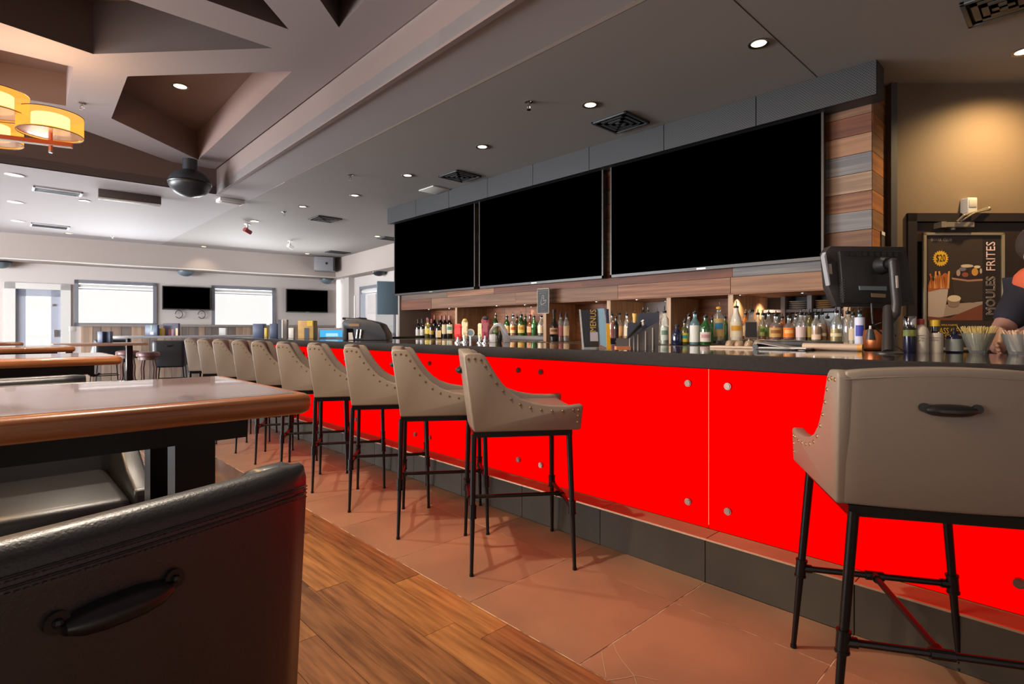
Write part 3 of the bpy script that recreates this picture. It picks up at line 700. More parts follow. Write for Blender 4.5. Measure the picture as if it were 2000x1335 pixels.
# far communal table with round end and its surroundings
def ptop(px, py, z): return P(px, py, z=z)
ct = thing('long_table', 'long pale high table near the far windows, behind the black chairs', 'table', (2.35, 12.4, 0))
o_ = [(-.55+.35*cos(radians(a)), .35*sin(radians(a))) for a in range(90, 271, 15)]+[(1.75,-.35), (1.75,.35)]
MB().prism(o_, 'z', .985, 1.03).build('tabletop', mat('pale_laminate', (190,190,196), .15), ct, bevel=.006)
for x_ in (-.5, 1.5): MB().cyl((x_, 0, .02), (x_, 0, .985), .04, n=12).cyl((x_, 0, 0), (x_, 0, .02), .25, n=20).build('pedestal', m_bmetal, ct)
def tavern_stool(label):
    t = thing('backless_stool', label, 'stool', group='brown backless stools')
    MB().lathe([(.16,.0), (.175,.01), (.18,.05), (.17,.075), (.13,.085), (1e-5,.087)], (0,0,.69), 20).build('seat', mat('brown_vinyl', (112,72,70), .35), t)
    MB().cyl((0,0,.64), (0,0,.69), .15, n=20).build('apron', mat('stool_wood', (92,62,54), .4), t)
    for a in (45, 135, 225, 315):
        ca, sa = cos(radians(a)), sin(radians(a))
        pts = [(.10*ca,.10*sa,.66), (.13*ca,.13*sa,.5), (.12*ca,.12*sa,.35), (.15*ca,.15*sa,.15), (.2*ca,.2*sa,0.015)]
        MB().tube(pts, .018, 8).build('leg', MATS['stool_wood'], t)
    MB().lathe([(.135,.0), (.15,0), (.15,.015), (.135,.015), (.135,0)], (0,0,.24), 20).build('foot_ring', m_steel, t)
    return t
q = P(249, 684, z=.777); s1_ = tavern_stool('brown backless stool with curved legs, left one of the pair'); s1_.location = (q.x, q.y, 0)
q = P(281, 686, z=.777); s2_ = copy_tree(s1_); s2_.location = (q.x+.05, q.y-.1, 0); s2_['label'] = 'brown backless stool with curved legs, partly behind the black chair'
q = P(215, 668, z=.95)
lt = thing('side_table', 'low wooden table behind the small black chair back', 'table', (q.x, q.y, 0))
MB().box(-.7, .45, -.3, .3, .90, .94).build('tabletop', mat('orange_laminate', (180,140,116), .3), lt, bevel=.004)
for x_ in (-.5, .25): MB().box(x_-.04, x_+.04, -.04, .04, 0, .9).build('post', m_bmetal, lt, smooth=0)
# white post with thermostat left of the first window
q = P(142, 668, Y=11.5)
wp_ = thing('barrier_post', 'slim white post standing left of the first big window', 'post', (q.x, q.y, 0))
MB().box(-.035, .035, -.035, .035, 0, 1.12).build('post', m_white, wp_, smooth=0)
MB().box(-.045, .045, -.045, .045, 1.12, 1.2).build('post_cap', m_white, wp_, bevel=.008)
# ================================================================== CHANDELIER
pA = P(99, 243, d=4.15)
chd = thing('chandelier', 'drum shade chandelier with glowing amber fabric shades on orange arms', 'chandelier', (pA.x, pA.y, pA.z))
m_shade = bpy.data.materials.new('amber_shade'); m_shade.use_nodes = True; nt = m_shade.node_tree; nt.nodes.clear()
o = nt.nodes.new('ShaderNodeOutputMaterial'); mx = nt.nodes.new('ShaderNodeMixShader'); tr = nt.nodes.new('ShaderNodeBsdfTransparent'); em = nt.nodes.new('ShaderNodeEmission')
em.inputs[0].default_value = (*lin((255,172,66)), 1); em.inputs[1].default_value = .95; mx.inputs[0].default_value = .72; tr.inputs[0].default_value = (1,.8,.5,1)
nt.links.new(tr.outputs[0], mx.inputs[1]); nt.links.new(em.outputs[0], mx.inputs[2]); nt.links.new(mx.outputs[0], o.inputs[0])
m_inner = emit('inner_diffuser', (255,240,215), 2.6); m_diff = emit('shade_diffuser', (255,214,150), 1.0); m_arm = mat('orange_varnish_glow', (196,92,46), .35, emis=(200,80,30), estr=.12)  # arms are no lamps; a faint glow is put into their varnish
dirA = Vector((sin(radians(107)), cos(radians(107)), 0))
Rv, Hv = .2, .15
def shade(loc, nm):
    s = bpy.data.objects.new('lamp_shade', None)
    MB().lathe([(Rv,-Hv/2), (Rv,Hv/2)], n=40).build
    body = MB(); n = 40
    vs = [(Rv*cos(2*pi*i/n), Rv*sin(2*pi*i/n), z) for z in (-Hv/2, Hv/2) for i in range(n)]
    body.add(vs, [(i, (i+1) % n, n+(i+1) % n, n+i) for i in range(n)])
    sh = body.build('lamp_shade', m_shade, chd, smooth=60); sh.location = loc
    bpy.data.objects.remove(s)
    MB().lathe([(1e-5,-Hv/2+.008), (Rv-.002,-Hv/2+.008), (Rv-.002,-Hv/2+.010), (1e-5,-Hv/2+.010)], n=40).build('diffuser', glass('diffuser_glass', (255,214,150), .45, gl=.02), sh)
    ins = MB(); vs = [(.115*cos(2*pi*i/n), .115*sin(2*pi*i/n), z) for z in (-.05, .06) for i in range(n)]
    ins.add(vs, [(i, (i+1) % n, n+(i+1) % n, n+i) for i in range(n)]+[tuple(range(n-1, -1, -1)), tuple(range(n, 2*n))]).build('inner_diffuser', m_inner, sh)
    for z in (-Hv/2, Hv/2):
        MB().tube([(Rv*cos(2*pi*i/n), Rv*sin(2*pi*i/n), z) for i in range(n+1)], .003, 6).build('rim', mat('rim_brown', (96,60,26), .5), sh)
    MB().cyl((0,0,-.20), (0,0,-.05), .013, n=4).build('peg', m_arm, sh)
    MB().cyl((0,0,-.215), (0,0,-.20), .014, n=4).build('peg_tip', m_steel, sh)
    return sh
shade((0,0,0), 1)
cen = Vector((0,0,0))-dirA*.62
for (px, py, dd) in ((-14, 200, 3.95), (-16, 259, 4.55)):
    q = P(px, py, d=dd)-pA; shade(q, 2)
shade(cen-dirA*.62, 4)
a = cen-dirA*.8; b = dirA*.11
Ma = frame((0,0,0), dirA)
MB().box(-1.42, .13, -.155, -.125, -.02, .02, 0, Ma).build('arm', m_arm, chd, smooth=0)
MB().box(-1.42, .13, -.160, -.156, -.02, .02, 0, Ma).build('arm_trim', m_white, chd, smooth=0)
perp = Vector((-dirA.y, dirA.x, 0)); Mb = frame(cen, perp)
MB().box(-.75, .75, -.16, -.13, -.02, .02, 0, Mb).build('arm', m_arm, chd, smooth=0)
MB().cyl(cen-Vector((0,0,.15)), cen+Vector((0,0,ZT+.25-pA.z)), .014, n=10).build('stem', m_arm, chd)
pl = bpy.data.lights.new('chandelier_bulb', 'POINT'); pl.energy = 9; pl.color = (1,.56,.22); pl.shadow_soft_size = .1
plo = bpy.data.objects.new('chandelier_bulb', pl); COL.objects.link(plo); plo.parent = chd; plo.location = cen+Vector((0,0,.12))
pl2 = bpy.data.objects.new('chandelier_bulb', pl); COL.objects.link(pl2); pl2.parent = chd; pl2.location = (0,0,.14)
# ================================================================== CEILING FIXTURES
def dlight(px, py, lab, z=ZC, r=.046, power=0, col=(1,.84,.62), white=False):
    q = P(px, py, z=z)
    t = thing('downlight', lab, 'light', (q.x, q.y, z), group='recessed ceiling downlights')
    MB().lathe([(r,0), (r+.018,-.001), (r+.02,-.006), (r+.016,-.009), (r,-.006), (r-.004,.0)], n=24).build('trim_ring', m_steel if not white else m_white, t)
    MB().lathe([(1e-5,-.004), (r-.002,-.004), (r-.002,-.001)], n=20).build('lamp', m_lampface if not white else emit('lamp_white', (245,248,255), 1.6), t)
    if power:
        l = bpy.data.lights.new('lamp_light', 'SPOT'); l.energy = power; l.color = col; l.spot_size = radians(120); l.spot_blend = .7; l.shadow_soft_size = .04
        lo = bpy.data.objects.new('lamp_light', l); COL.objects.link(lo); lo.parent = t; lo.location = (0,0,-.02)
    return t
zs_ = 2.962
dlight(1482, 84, 'warm ceiling downlight above the biggest television, nearest over the bar', power=8)
dlight(1153, 204, 'warm ceiling downlight left of the large ceiling vent', power=8)
dlight(942, 286, 'warm ceiling downlight above the middle television', power=8)
dlight(796, 342, 'dim orange downlight left of the small square ceiling vent', power=6)
dlight(693, 381, 'small downlight left of the end of the speaker grille', power=6)
dlight(591, 403, 'small downlight left of the far square vent', power=5)
dlight(497, 431, 'bright small downlight beside the red ceiling spotlight', power=8)
dlight(737, 461, 'bright small downlight close to the far end of the televisions', power=8)
dlight(600, 495, 'bright small downlight above the grey wall box', power=8)
dlight(398, 481, 'bright small downlight over the small television soffit', power=8)
dlight(165, 391, 'bright small downlight beside the nearer slotted vent', power=8)
dlight(134, 455, 'bright small downlight beside the farther slotted vent', power=8)
for (px, py, w_) in ((28, 341, 'nearest'), (30, 394, 'middle'), (35, 431, 'farthest')): dlight(px, py, w_+' of the three white lights at the left edge of the far ceiling', white=True, r=.07)
dlight(1999, 100, 'warm ceiling downlight at the right edge shining on the brown wall', power=0)
dlight(352, 168, 'bright downlight inside the kite shaped ceiling recess', z=ZT+.34, r=.06, power=16)
def vent(px, py, lab, w=.42, dp=.42, rz=0, z=ZC, slats=5, m=None):
    q = P(px, py, z=z); t = thing('ceiling_vent', lab, 'vent', (q.x, q.y, z), radians(rz), group='ceiling air vents')
    m = m or m_grille
    f = MB(); a, b = w/2, dp/2
    for k_ in (0,):
        for bx in ((-a,a,-b,-b+.025), (-a,a,b-.025,b), (-a,-a+.025,-b,b), (a-.025,a,-b,b)): f.box(*bx, -.018, 0)
    f.build('vent_frame', m, t, bevel=.004); MB().box(-a+.02, a-.02, -b+.02, b-.02, -.004, -.002).build('duct', mat('duct_black', (10,10,10), .9), t, smooth=0)
    if abs(w-dp) < .01:
        for k_ in range(1, 4):
            r0 = a*(1-k_*.24); s = MB(); 
            for (x0, x1, y0, y1) in ((-r0,r0,-r0,-r0+.03), (-r0,r0,r0-.03,r0), (-r0,-r0+.03,-r0,r0), (r0-.03,r0,-r0,r0)): s.box(x0, x1, y0, y1, -.014-.004*k_, -.008-.004*k_)
            s.build('louvre', m, t, smooth=0)
    else:
        for k_ in range(slats):
            y = -b+.04+(dp-.08)*k_/(slats-1); MB().box(-a+.03, a-.03, y-.006, y+.006, -.014, -.006, 0).build('louvre', m_grille, t, smooth=0)
    return t
vent(1212, 238, 'large square ceiling vent in front of the biggest television', .36, .36)
vent(898, 343, 'square ceiling vent beside the speaker grille', .36, .36)
vent(635, 427, 'dark square ceiling vent in the middle of the far ceiling', .4, .4)
vent(660, 492, 'flat dark vent near the corner with the grey wall box', .5, .3)
vent(766, 466, 'dark vent half hidden behind the televisions', .5, .3)
m_vw = mat('vent_white', (190,190,194), .5)
vent(113, 373, 'wide slotted white vent, nearer of the two at the left', .50, .30, m=m_vw)
vent(98, 441, 'wide slotted white vent, farther of the two at the left', .52, .36, m=m_vw)
vent(1960, 4, 'dark vent at the top right corner of the ceiling', .34, .34)
def sprink(px, py, lab, z=ZC, m=None):
    q = P(px, py, z=z); t = thing('sprinkler_head', lab, 'sprinkler', (q.x, q.y, z), group='ceiling sprinkler heads')
    MB().lathe([(.034,0), (.034,-.004), (.02,-.01), (.012,-.012), (.012,-.03), (.005,-.034)], n=16).build('escutcheon', m or m_chrome, t)
    MB().tube([(.012,0,-.03), (.016,0,-.045), (0,0,-.06)], .0025, 6).tube([(-.012,0,-.03), (-.016,0,-.045), (0,0,-.06)], .0025, 6).cyl((0,0,-.06), (0,0,-.063), .018, n=12).build('deflector', m or m_chrome, t)
sprink(1033, 199, 'chrome sprinkler head on the ceiling above the bar')
sprink(684, 341, 'chrome sprinkler head left of the dim orange downlight')
sprink(555, 413, 'small sprinkler head on the far bright ceiling')
sprink(160, 201, 'chrome sprinkler head beside the kite shaped recess', z=ZT)
sprink(219, 461, 'tiny sprinkler head above the far soffit')
# emergency light, access hatch, ceiling boxes
q = P(848, 370, z=ZC); hp = tag(MB().box(-.13, .13, -.16, .16, -.012, 0).build('access_panel', m_white, bevel=.003), 'small white square panel on the ceiling by the grille', 'panel'); hp.location = (q.x, q.y, ZC)
q = P(450, 390, z=ZC); hp = thing('smoke_alarm', 'flat white box on the ceiling right of the black dome speaker', 'alarm', (q.x, q.y, ZC)); MB().box(-.16, .16, -.1, .1, -.05, 0).build('casing', m_white, hp, bevel=.01); MB().box(-.13, .13, -.07, .07, -.056, -.05).build('cover', m_soffit, hp, bevel=.004)
pa = P(192, 386, z=2.83); pb = P(315, 401, z=2.83); dd = (pb-pa); dd.z = 0; wbx = dd.length
cb = thing('ceiling_speaker_box', 'long dark box speaker hung under the ceiling by the tray edge', 'speaker', (pa.x, pa.y, 2.83)); cb.rotation_euler = (0, 0, atan2(dd.y, dd.x))
MB().box(0, wbx, 0, .12, -.0, .125).build('casing', mat('brown_box', (76,66,64), .5), cb, bevel=.006); MB().box(0, wbx, -.006, 0, -.006, .012).build('edge_strip', m_white, cb, smooth=0)
def dome(q, r, lab, m, mount='ceiling'):
    t = thing('dome_speaker', lab, 'speaker', q); n = 20
    MB().ball((0,0,0), r, r, r*.72, 24, 12).build('shell', m, t)
    MB().lathe([(r*1.01,-.012), (r*1.03,0), (r*1.01,.012)], n=32).build('rim', m_black, t)
    MB().cyl((0,0,r*.6), (0,0,r*.72+.12), r*.35, n=16).build('bracket', m, t)
m_dk = mat('speaker_shell', (44,48,54), .35)
q = P(371, 358, d=6.7); dome(q, .235, 'big black dome speaker hanging at the tray corner', m_dk)
m_sp = mat('grey_speaker', (98,112,122), .4)
for px, py, lab in ((361, 530, 'grey oval wall speaker above the small far television'), (635, 546, 'grey oval wall speaker below the grey wall box'), (2, 513, 'grey oval wall speaker at the left edge of the photo')):
    s_, z_ = fl_s(px, py); v = MF @ Vector((s_, .45, z_)); dome(v, .17, lab, m_sp)
s_, z_ = sd_s(752, 530); v = MS @ Vector((s_, .2, z_)); dome(v, .16, 'dark round wall speaker above the side window', m_dk)
q = P(634, 518, line=(LA, LB)); s_ = (q-Vector((LA[0], LA[1], 0))).dot(dA)
pj = thing('wall_box', 'grey box on the soffit in the far corner of the room', 'box'); pj.matrix_world = MF @ Matrix.Translation((s_, -.02, q.z)) @ Matrix.Rotation(radians(-20), 4, 'Z')
MB().box(-.24, .24, -.36, 0, -.17, .17).build('casing', mat('box_casing', (128,128,132), .45), pj, bevel=.012); MB().cyl((.05,-.362,.01), (.05,-.37,.01), .03, n=14).build('lens', m_black, pj); MB().box(.2, .24, -.363, -.36, -.17, .17).build('side_strip', m_dk, pj, smooth=0)
MB().box(-.05, .05, -.2, -.12, .17, ZC-q.z).build('bracket', m_dk, pj, smooth=0)
for px, py, lab, mm_ in ((483, 443, 'small red and white spotlight on the far ceiling', mat('spot_red', (150,60,60), .4)), (567, 476, 'small white camera bracket hanging from the far ceiling', m_white)):
    q = P(px, py-6, z=ZC); t = thing('ceiling_spotlight', lab, 'spotlight', (q.x, q.y, ZC))
    MB().cyl((0,0,0), (0,0,-.08), .018, n=10).cyl((0,0,0), (0,0,-.012), .05, n=16).build('stem', m_white, t)
    MB().cyl((-.05,-.02,-.10), (.06,.03,-.14), .038, n=14).build('head', mm_, t)
q = P(1893, 402, d=3.97); t = thing('wall_sensor', 'white motion sensor box on the brown wall above the door', 'sensor', (q.x, q.y, q.z)); t.rotation_euler = (0, 0, -YAW)
MB().box(-.035, .035, -.03, .04, -.055, .055).build('casing', m_white, t, bevel=.006); MB().box(-.028, .028, -.034, -.03, -.015, .04).build('lens', mat('sensor_lens', (190,186,176), .3), t, bevel=.002)
# ================================================================== BOTTLES
PROF = {
 'wine': [(.95,0),(1,.012),(1,.60),(.94,.66),(.60,.73),(.40,.78),(.37,.82),(.36,.98),(.40,.985),(.40,1)],
 'round': [(.95,0),(1,.012),(1,.56),(.93,.63),(.62,.70),(.40,.76),(.37,.80),(.37,.87),(.43,.875),(.43,.9)],
 'squat': [(.85,0),(.97,.03),(1,.12),(1,.44),(.93,.52),(.62,.60),(.38,.65),(.33,.70),(.33,.84),(.4,.845),(.4,.88)],
 'tall': [(.97,0),(1,.012),(1,.68),(.9,.73),(.5,.78),(.42,.82),(.42,.88),(.46,.885),(.46,.9)],
 'cone': [(.97,0),(1,.02),(1,.42),(.97,.5),(.75,.62),(.5,.74),(.4,.82),(.36,.90)],
 'champ': [(.95,0),(1,.02),(1,.34),(.93,.44),(.70,.56),(.45,.66),(.33,.74),(.30,.95),(.36,.955),(.36,1)],
}
GL = {'green': glass('bottle_green_glass', (34,110,50), .62, gl=.3), 'dark': mat('bottle_dark_glass', (20,18,16), .08, spec=.9), 'clear': glass('bottle_clear_glass', (232,238,238), .14, gl=.4),
      'amber': glass('bottle_amber_glass', (150,84,30), .45, gl=.3), 'olive': glass('bottle_olive_glass', (120,116,60), .5, gl=.3), 'white': mat('bottle_white_glass', (226,220,208), .15, coat=.4), 'blue': mat('bottle_blue_glass', (24,30,64), .1, spec=.9),
      'aqua': glass('bottle_aqua_glass', (150,200,215), .35, gl=.4)}
def liq(c): return mat('liquid_%02x%02x%02x' % c, c, .12, spec=.6)
def lab(c): return mat('label_%02x%02x%02x' % c, c, .55)
BG = 'bottles on the back bar'
def bottle(px, yb, yt, wpx, X, kind, g, label, fill=None, lcol=None, l2=None, cap='pour', lz=(.12,.48), txt=None, neck=None, group=BG, square=False, z0=None):
    a = P(px, yb, X=X); b = P(px, yt, X=X); dpt = (a-CAM).dot(FW)
    zb_ = a.z if z0 is None else z0; h = b.z-zb_; R = wpx*dpt/FPX/2*1.06
    t = thing('bottle', label, 'bottle', (a.x, a.y, zb_), group=group)
    n = 4 if square else 20; k = 1.38 if square else 1
    face = atan2(-a.y, -a.x)
    M = Matrix.Rotation(face+pi/4, 4, 'Z') if square else Matrix.Identity(4)
    hh = h*(1 if cap in ('cork', 'cap', None) else .93)
    pr = PROF[kind]
    MB().lathe([(r*R*k, z*hh) for r, z in pr], n=n, M=M).build('glass_body', GL[g], t, smooth=50, bevel=.004 if square else 0)
    if fill:
        c, lv = fill; lp = [(r*R*k*.93, max(.004, z*hh)) for r, z in pr if z <= lv]; lp.append((lp[-1][0], lv*hh)); lp.append((1e-5, lv*hh))
        MB().lathe(lp, n=n, M=M).build('liquid', liq(c), t, smooth=50)
    def arc(z0, z1, rr, m, half, nm, parent=t):
        q = MB(); N = 10; vs = []
        if square:
            w = R*.80; M2 = Matrix.Rotation(face, 4, 'Z'); x_ = R*k*.7072+.0012
            q.box(x_-.001, x_, -w*.98, w*.98, z0, z1, 0, M2)
        else:
            for z in (z0, z1):
                for i in range(N+1): aa = face-half+2*half*i/N; vs.append((rr*cos(aa), rr*sin(aa), z))
            q.add(vs, [(i, i+1, N+2+i, N+1+i) for i in range(N)])
        return q.build(nm, m, parent, smooth=60)
    if lcol:
        la = arc(lz[0]*hh, lz[1]*hh, R*1.015, lab(lcol), 1.25, 'label')
        if l2: arc((lz[0]*.6+lz[1]*.4)*hh, (lz[0]*.25+lz[1]*.75)*hh, R*1.03, lab(l2), .8, 'label_emblem', la)
        if txt:
            x_ = (R*.885 if square else R*1.04)+.0015
            M3 = Matrix.Rotation(face, 4, 'Z') @ frame((x_, 0, (lz[0]*.75+lz[1]*.25)*hh), (0,1,0))
            text(txt[0], 'label_text', lab(txt[1]), la, M3, txt[2])
    zt = pr[-1][1]*hh; rn = pr[-1][0]*R
    if cap == 'pour':
        MB().lathe([(rn*.95, -.006), (rn*1.15, 0), (rn*1.1, .012), (rn*.5, .016)], (0,0,zt), 12).build('pourer', m_black if neck is None else lab(neck), t)
        sp = MB().cyl((0,0,zt+.014), (-.006,-.004,zt+.014+(h-zt)*.45), .0042, .0036, 8).cyl((-.006,-.004,zt+.014+(h-zt)*.45), (-.016,-.010,h), .0036, .003, 8); sp.build('spout', m_chrome, t)
    elif cap == 'cone': MB().lathe([(rn*1.05,-.01), (rn*.9,.02), (rn*.3,h-zt-.0)], (0,0,zt), 10).build('pourer', m_black if neck is None else lab(neck), t)
    elif cap == 'cap': MB().lathe([(rn*1.12, -h*.10), (rn*1.15, -h*.02), (rn*1.1, .0), (1e-5, .001)], (0,0,zt), 14).build('cap', lab(neck or (30,30,32)), t)
    elif cap == 'cork': MB().lathe([(rn*1.08, -h*.17), (rn*1.1, 0), (1e-5, .001)], (0,0,zt), 14).build('foil_cap', lab(neck or (120,40,40)), t)
    return t
cream = (224,206,168); WH = (226,220,212)
# wine bottles in the farthest bay
for args in (
 (807, 661, 620, 10, 4.75, 'wine', 'dark', 'leftmost wine bottle of the far group, tan foil cap', None, (150,120,96), None, 'cork', (.25,.5), None, (168,128,96)),
 (817, 663, 623, 10, 4.62, 'wine', 'dark', 'second wine bottle from the left, white label', None, WH, None, 'cork', (.2,.5), None, (60,50,46)),
 (825, 663, 622, 10, 4.62, 'wine', 'dark', 'third wine bottle from the left, pale grey label', None, (206,204,196), None, 'cork', (.2,.5), None, (56,46,44)),
 (835, 662, 620, 11, 4.62, 'wine', 'olive', 'yellowish white wine bottle with plain yellow label', ((196,176,60),.6), (206,190,96), None, 'cork', (.25,.5), None, (90,50,60)),
 (843, 663, 623, 9, 4.62, 'wine', 'dark', 'slim wine bottle with yellow label right of the white wine', None, (210,186,90), None, 'cork', (.25,.45), None, (110,40,50)),
 (849, 660, 615, 9, 4.85, 'wine', 'dark', 'back row wine bottle with rose foil, left of the pair', None, (120,60,60), None, 'cork', (.25,.45), None, (186,110,110)),
 (856, 666, 624, 10, 4.5, 'wine', 'dark', 'front wine bottle with cream label and shiny dark shoulders', None, cream, None, 'cork', (.18,.5), None, (40,36,36)),
 (861, 660, 616, 10, 4.85, 'wine', 'dark', 'back row wine bottle with pink foil behind the cream label one', None, (160,110,90), None, 'cork', (.25,.5), None, (196,130,124)),
 (869, 662, 616, 11, 4.7, 'wine', 'dark', 'wine bottle with big cream label and rose foil', None, cream, None, 'cork', (.22,.62), None, (200,140,130)),
 (878, 661, 616, 11, 4.7, 'wine', 'dark', 'rightmost wine bottle, label half white half green', None, WH, (70,150,140), 'cork', (.22,.62), None, (204,146,136)),
): bottle(*args)
for args in (
 (968, 654, 609, 10, 4.72, 'round', 'green', 'green bottle mostly hidden behind the silver arch', None, (120,130,80)),
 (990, 655, 612, 11, 4.72, 'round', 'green', 'green necked bottle with cream label right of the arch', ((170,96,30),.5), (226,196,140)),
 (1002, 655, 610, 12, 4.72, 'round', 'clear', 'clear whisky bottle with amber drink and tall cream label', ((196,104,30),.52), (228,200,150), (196,90,50)),
 (1010, 655, 614, 9, 4.85, 'round', 'amber', 'amber bottle tucked between cream and yellow labels', ((150,70,20),.5), None),
 (1018, 655, 608, 13, 4.72, 'round', 'green', 'green whisky bottle with yellow cream label', ((180,130,50),.5), (216,190,110), (180,140,60)),
 (1026, 655, 612, 10, 4.85, 'round', 'green', 'plain green bottle behind the yellow cream label', ((40,120,50),.5), None),
 (1035, 655, 608, 12, 4.72, 'squat', 'amber', 'dark red brown bottle with red pourer', ((120,34,16),.45), (200,150,120), None, 'pour', (.14,.4), None, (190,30,50)),
 (1043, 655, 612, 11, 4.72, 'round', 'green', 'green bottle with reddish drink near the divider', ((150,60,30),.4), None),
 (1057, 655, 611, 13, 4.72, 'round', 'clear', 'clear bottle with small dark drink beside the wooden divider', ((90,40,30),.2), (220,206,180)),
 (1082, 666, 604, 16, 4.35, 'champ', 'dark', 'tall black cream liqueur bottle with round picture label', None, (186,140,100), (110,70,46), 'cap', (.22,.42), None, (24,22,22)),
 (1095, 666, 608, 11, 4.4, 'tall', 'clear', 'slim bottle with pink red drink and dark cone pourer', ((140,40,60),.6), (180,110,110), None, 'cone', (.2,.55), None, (70,36,40)),
 (1106, 666, 608, 11, 4.4, 'tall', 'clear', 'slim bottle with gold top label and dark cone pourer', ((96,40,36),.45), (196,170,130), None, 'cone', (.2,.55), None, (50,36,34)),
): bottle(*args)
for args in (
 (1195, 662, 606, 11, 4.5, 'round', 'clear', 'clear bottle full of bright red drink behind the menus', ((206,20,24),.62), None),
 (1203, 665, 612, 10, 4.3, 'round', 'dark', 'small dark red bottle next to the bright red drink', None, (60,20,24)),
 (1210, 662, 604, 11, 4.6, 'round', 'clear', 'clear bottle with orange band behind the clear caddy', ((224,130,50),.35), (236,190,140)),
 (1224, 662, 606, 11, 4.6, 'round', 'clear', 'clear bottle second from the red one, pale cream label', ((230,190,120),.4), (222,210,190)),
 (1238, 662, 603, 12, 4.7, 'round', 'clear', 'clear bottle with grey pourer above the folded menus', None, (206,210,216)),
 (1256, 662, 597, 11, 4.8, 'round', 'olive', 'olive bottle rising behind the straw caddy, leftmost pourer', ((150,140,70),.5), None),
 (1265, 662, 597, 10, 4.8, 'round', 'clear', 'clear bottle rising behind the straw caddy, middle pourer', None, (200,196,186)),
 (1284, 664, 600, 12, 4.6, 'round', 'clear', 'clear bottle behind the right corner of the straw caddy', None, (196,204,200)),
 (1298, 672, 597, 15, 4.2, 'tall', 'clear', 'tall clear bottle left of the wooden divider, straight sides', ((196,210,196),.5), (206,214,206), (110,140,120)),
): bottle(*args)
for args in (
 (1322, 674, 628, 19, 4.1, 'squat', 'blue', 'short black and blue bottle right of the wooden divider', None, None, None, 'cap', (.1,.4), None, (36,34,40)),
 (1337, 673, 621, 14, 4.15, 'round', 'olive', 'round bottle with yellow and teal label', ((196,170,40),.6), (222,196,66), (40,160,170)),
 (1345, 668, 607, 12, 4.4, 'round', 'clear', 'plain clear bottle behind the yellow and teal label', None, None),
 (1357, 673, 600, 18, 4.15, 'round', 'aqua', 'pale gin bottle with long white label and silver spout', ((120,150,160),.2), (226,228,224), None, 'pour', (.08,.56)),
 (1378, 673, 609, 20, 4.15, 'round', 'green', 'stout green gin bottle with square white label', ((30,90,40),.6), (222,210,206), (196,150,150), 'pour', (.1,.42)),
 (1391, 670, 615, 13, 4.5, 'round', 'green', 'bright green bottle between the gin and the aqua label', ((40,150,40),.62), None),
 (1404, 665, 590, 19, 4.3, 'tall', 'clear', 'tall bottle with bright blue and green label and yellow cap', ((206,190,140),.5), (200,170,110), (50,140,190), 'pour', (.12,.62), None, (226,166,50)),
 (1416, 665, 612, 13, 4.5, 'round', 'green', 'green bottle right of the blue label, dark pourer', ((30,120,50),.62), None),
 (1438, 664, 588, 22, 4.35, 'cone', 'white', 'opaque white coconut liqueur bottle with sun label', None, (232,220,190), (220,160,50), 'pour', (.1,.5)),
 (1456, 662, 604, 12, 4.6, 'round', 'amber', 'amber bottle with cream label left of the black label', ((190,110,40),.4), (230,200,150)),
 (1467, 663, 596, 24, 4.3, 'squat', 'clear', 'square whisky bottle with big black label', ((170,84,24),.28), (34,30,30), None, 'pour', (.08,.55), ('WHISKEY', (220,214,200), .018), None, BG, True),
 (1480, 662, 604, 14, 4.5, 'round', 'clear', 'clear bottle right behind the black whiskey label', ((206,150,70),.4), (190,170,120)),
 (1490, 662, 605, 13, 4.5, 'round', 'clear', 'bottle with yellow green label and amber drink', ((190,90,24),.45), (196,196,110), (90,140,50)),
 (1501, 663, 603, 14, 4.45, 'round', 'clear', 'amber rum bottle with slim green stripe label', ((190,84,20),.52), (96,120,50), None, 'pour', (.12,.45)),
 (1515, 663, 606, 22, 4.35, 'squat', 'clear', 'wide amber bottle with gold crest label', ((176,60,16),.52), (206,166,90), (150,90,40), 'pour', (.1,.44)),
 (1528, 662, 612, 13, 4.6, 'round', 'amber', 'dark amber bottle between the gold crest and orange labels', ((150,40,20),.5), None),
 (1541, 663, 610, 20, 4.35, 'squat', 'clear', 'amber bottle with bright orange label', ((190,76,16),.42), (240,130,40), (250,190,110), 'pour', (.1,.48)),
 (1553, 662, 610, 13, 4.5, 'round', 'clear', 'half full amber bottle right of the orange label', ((180,84,24),.3), None),
): bottle(*args)
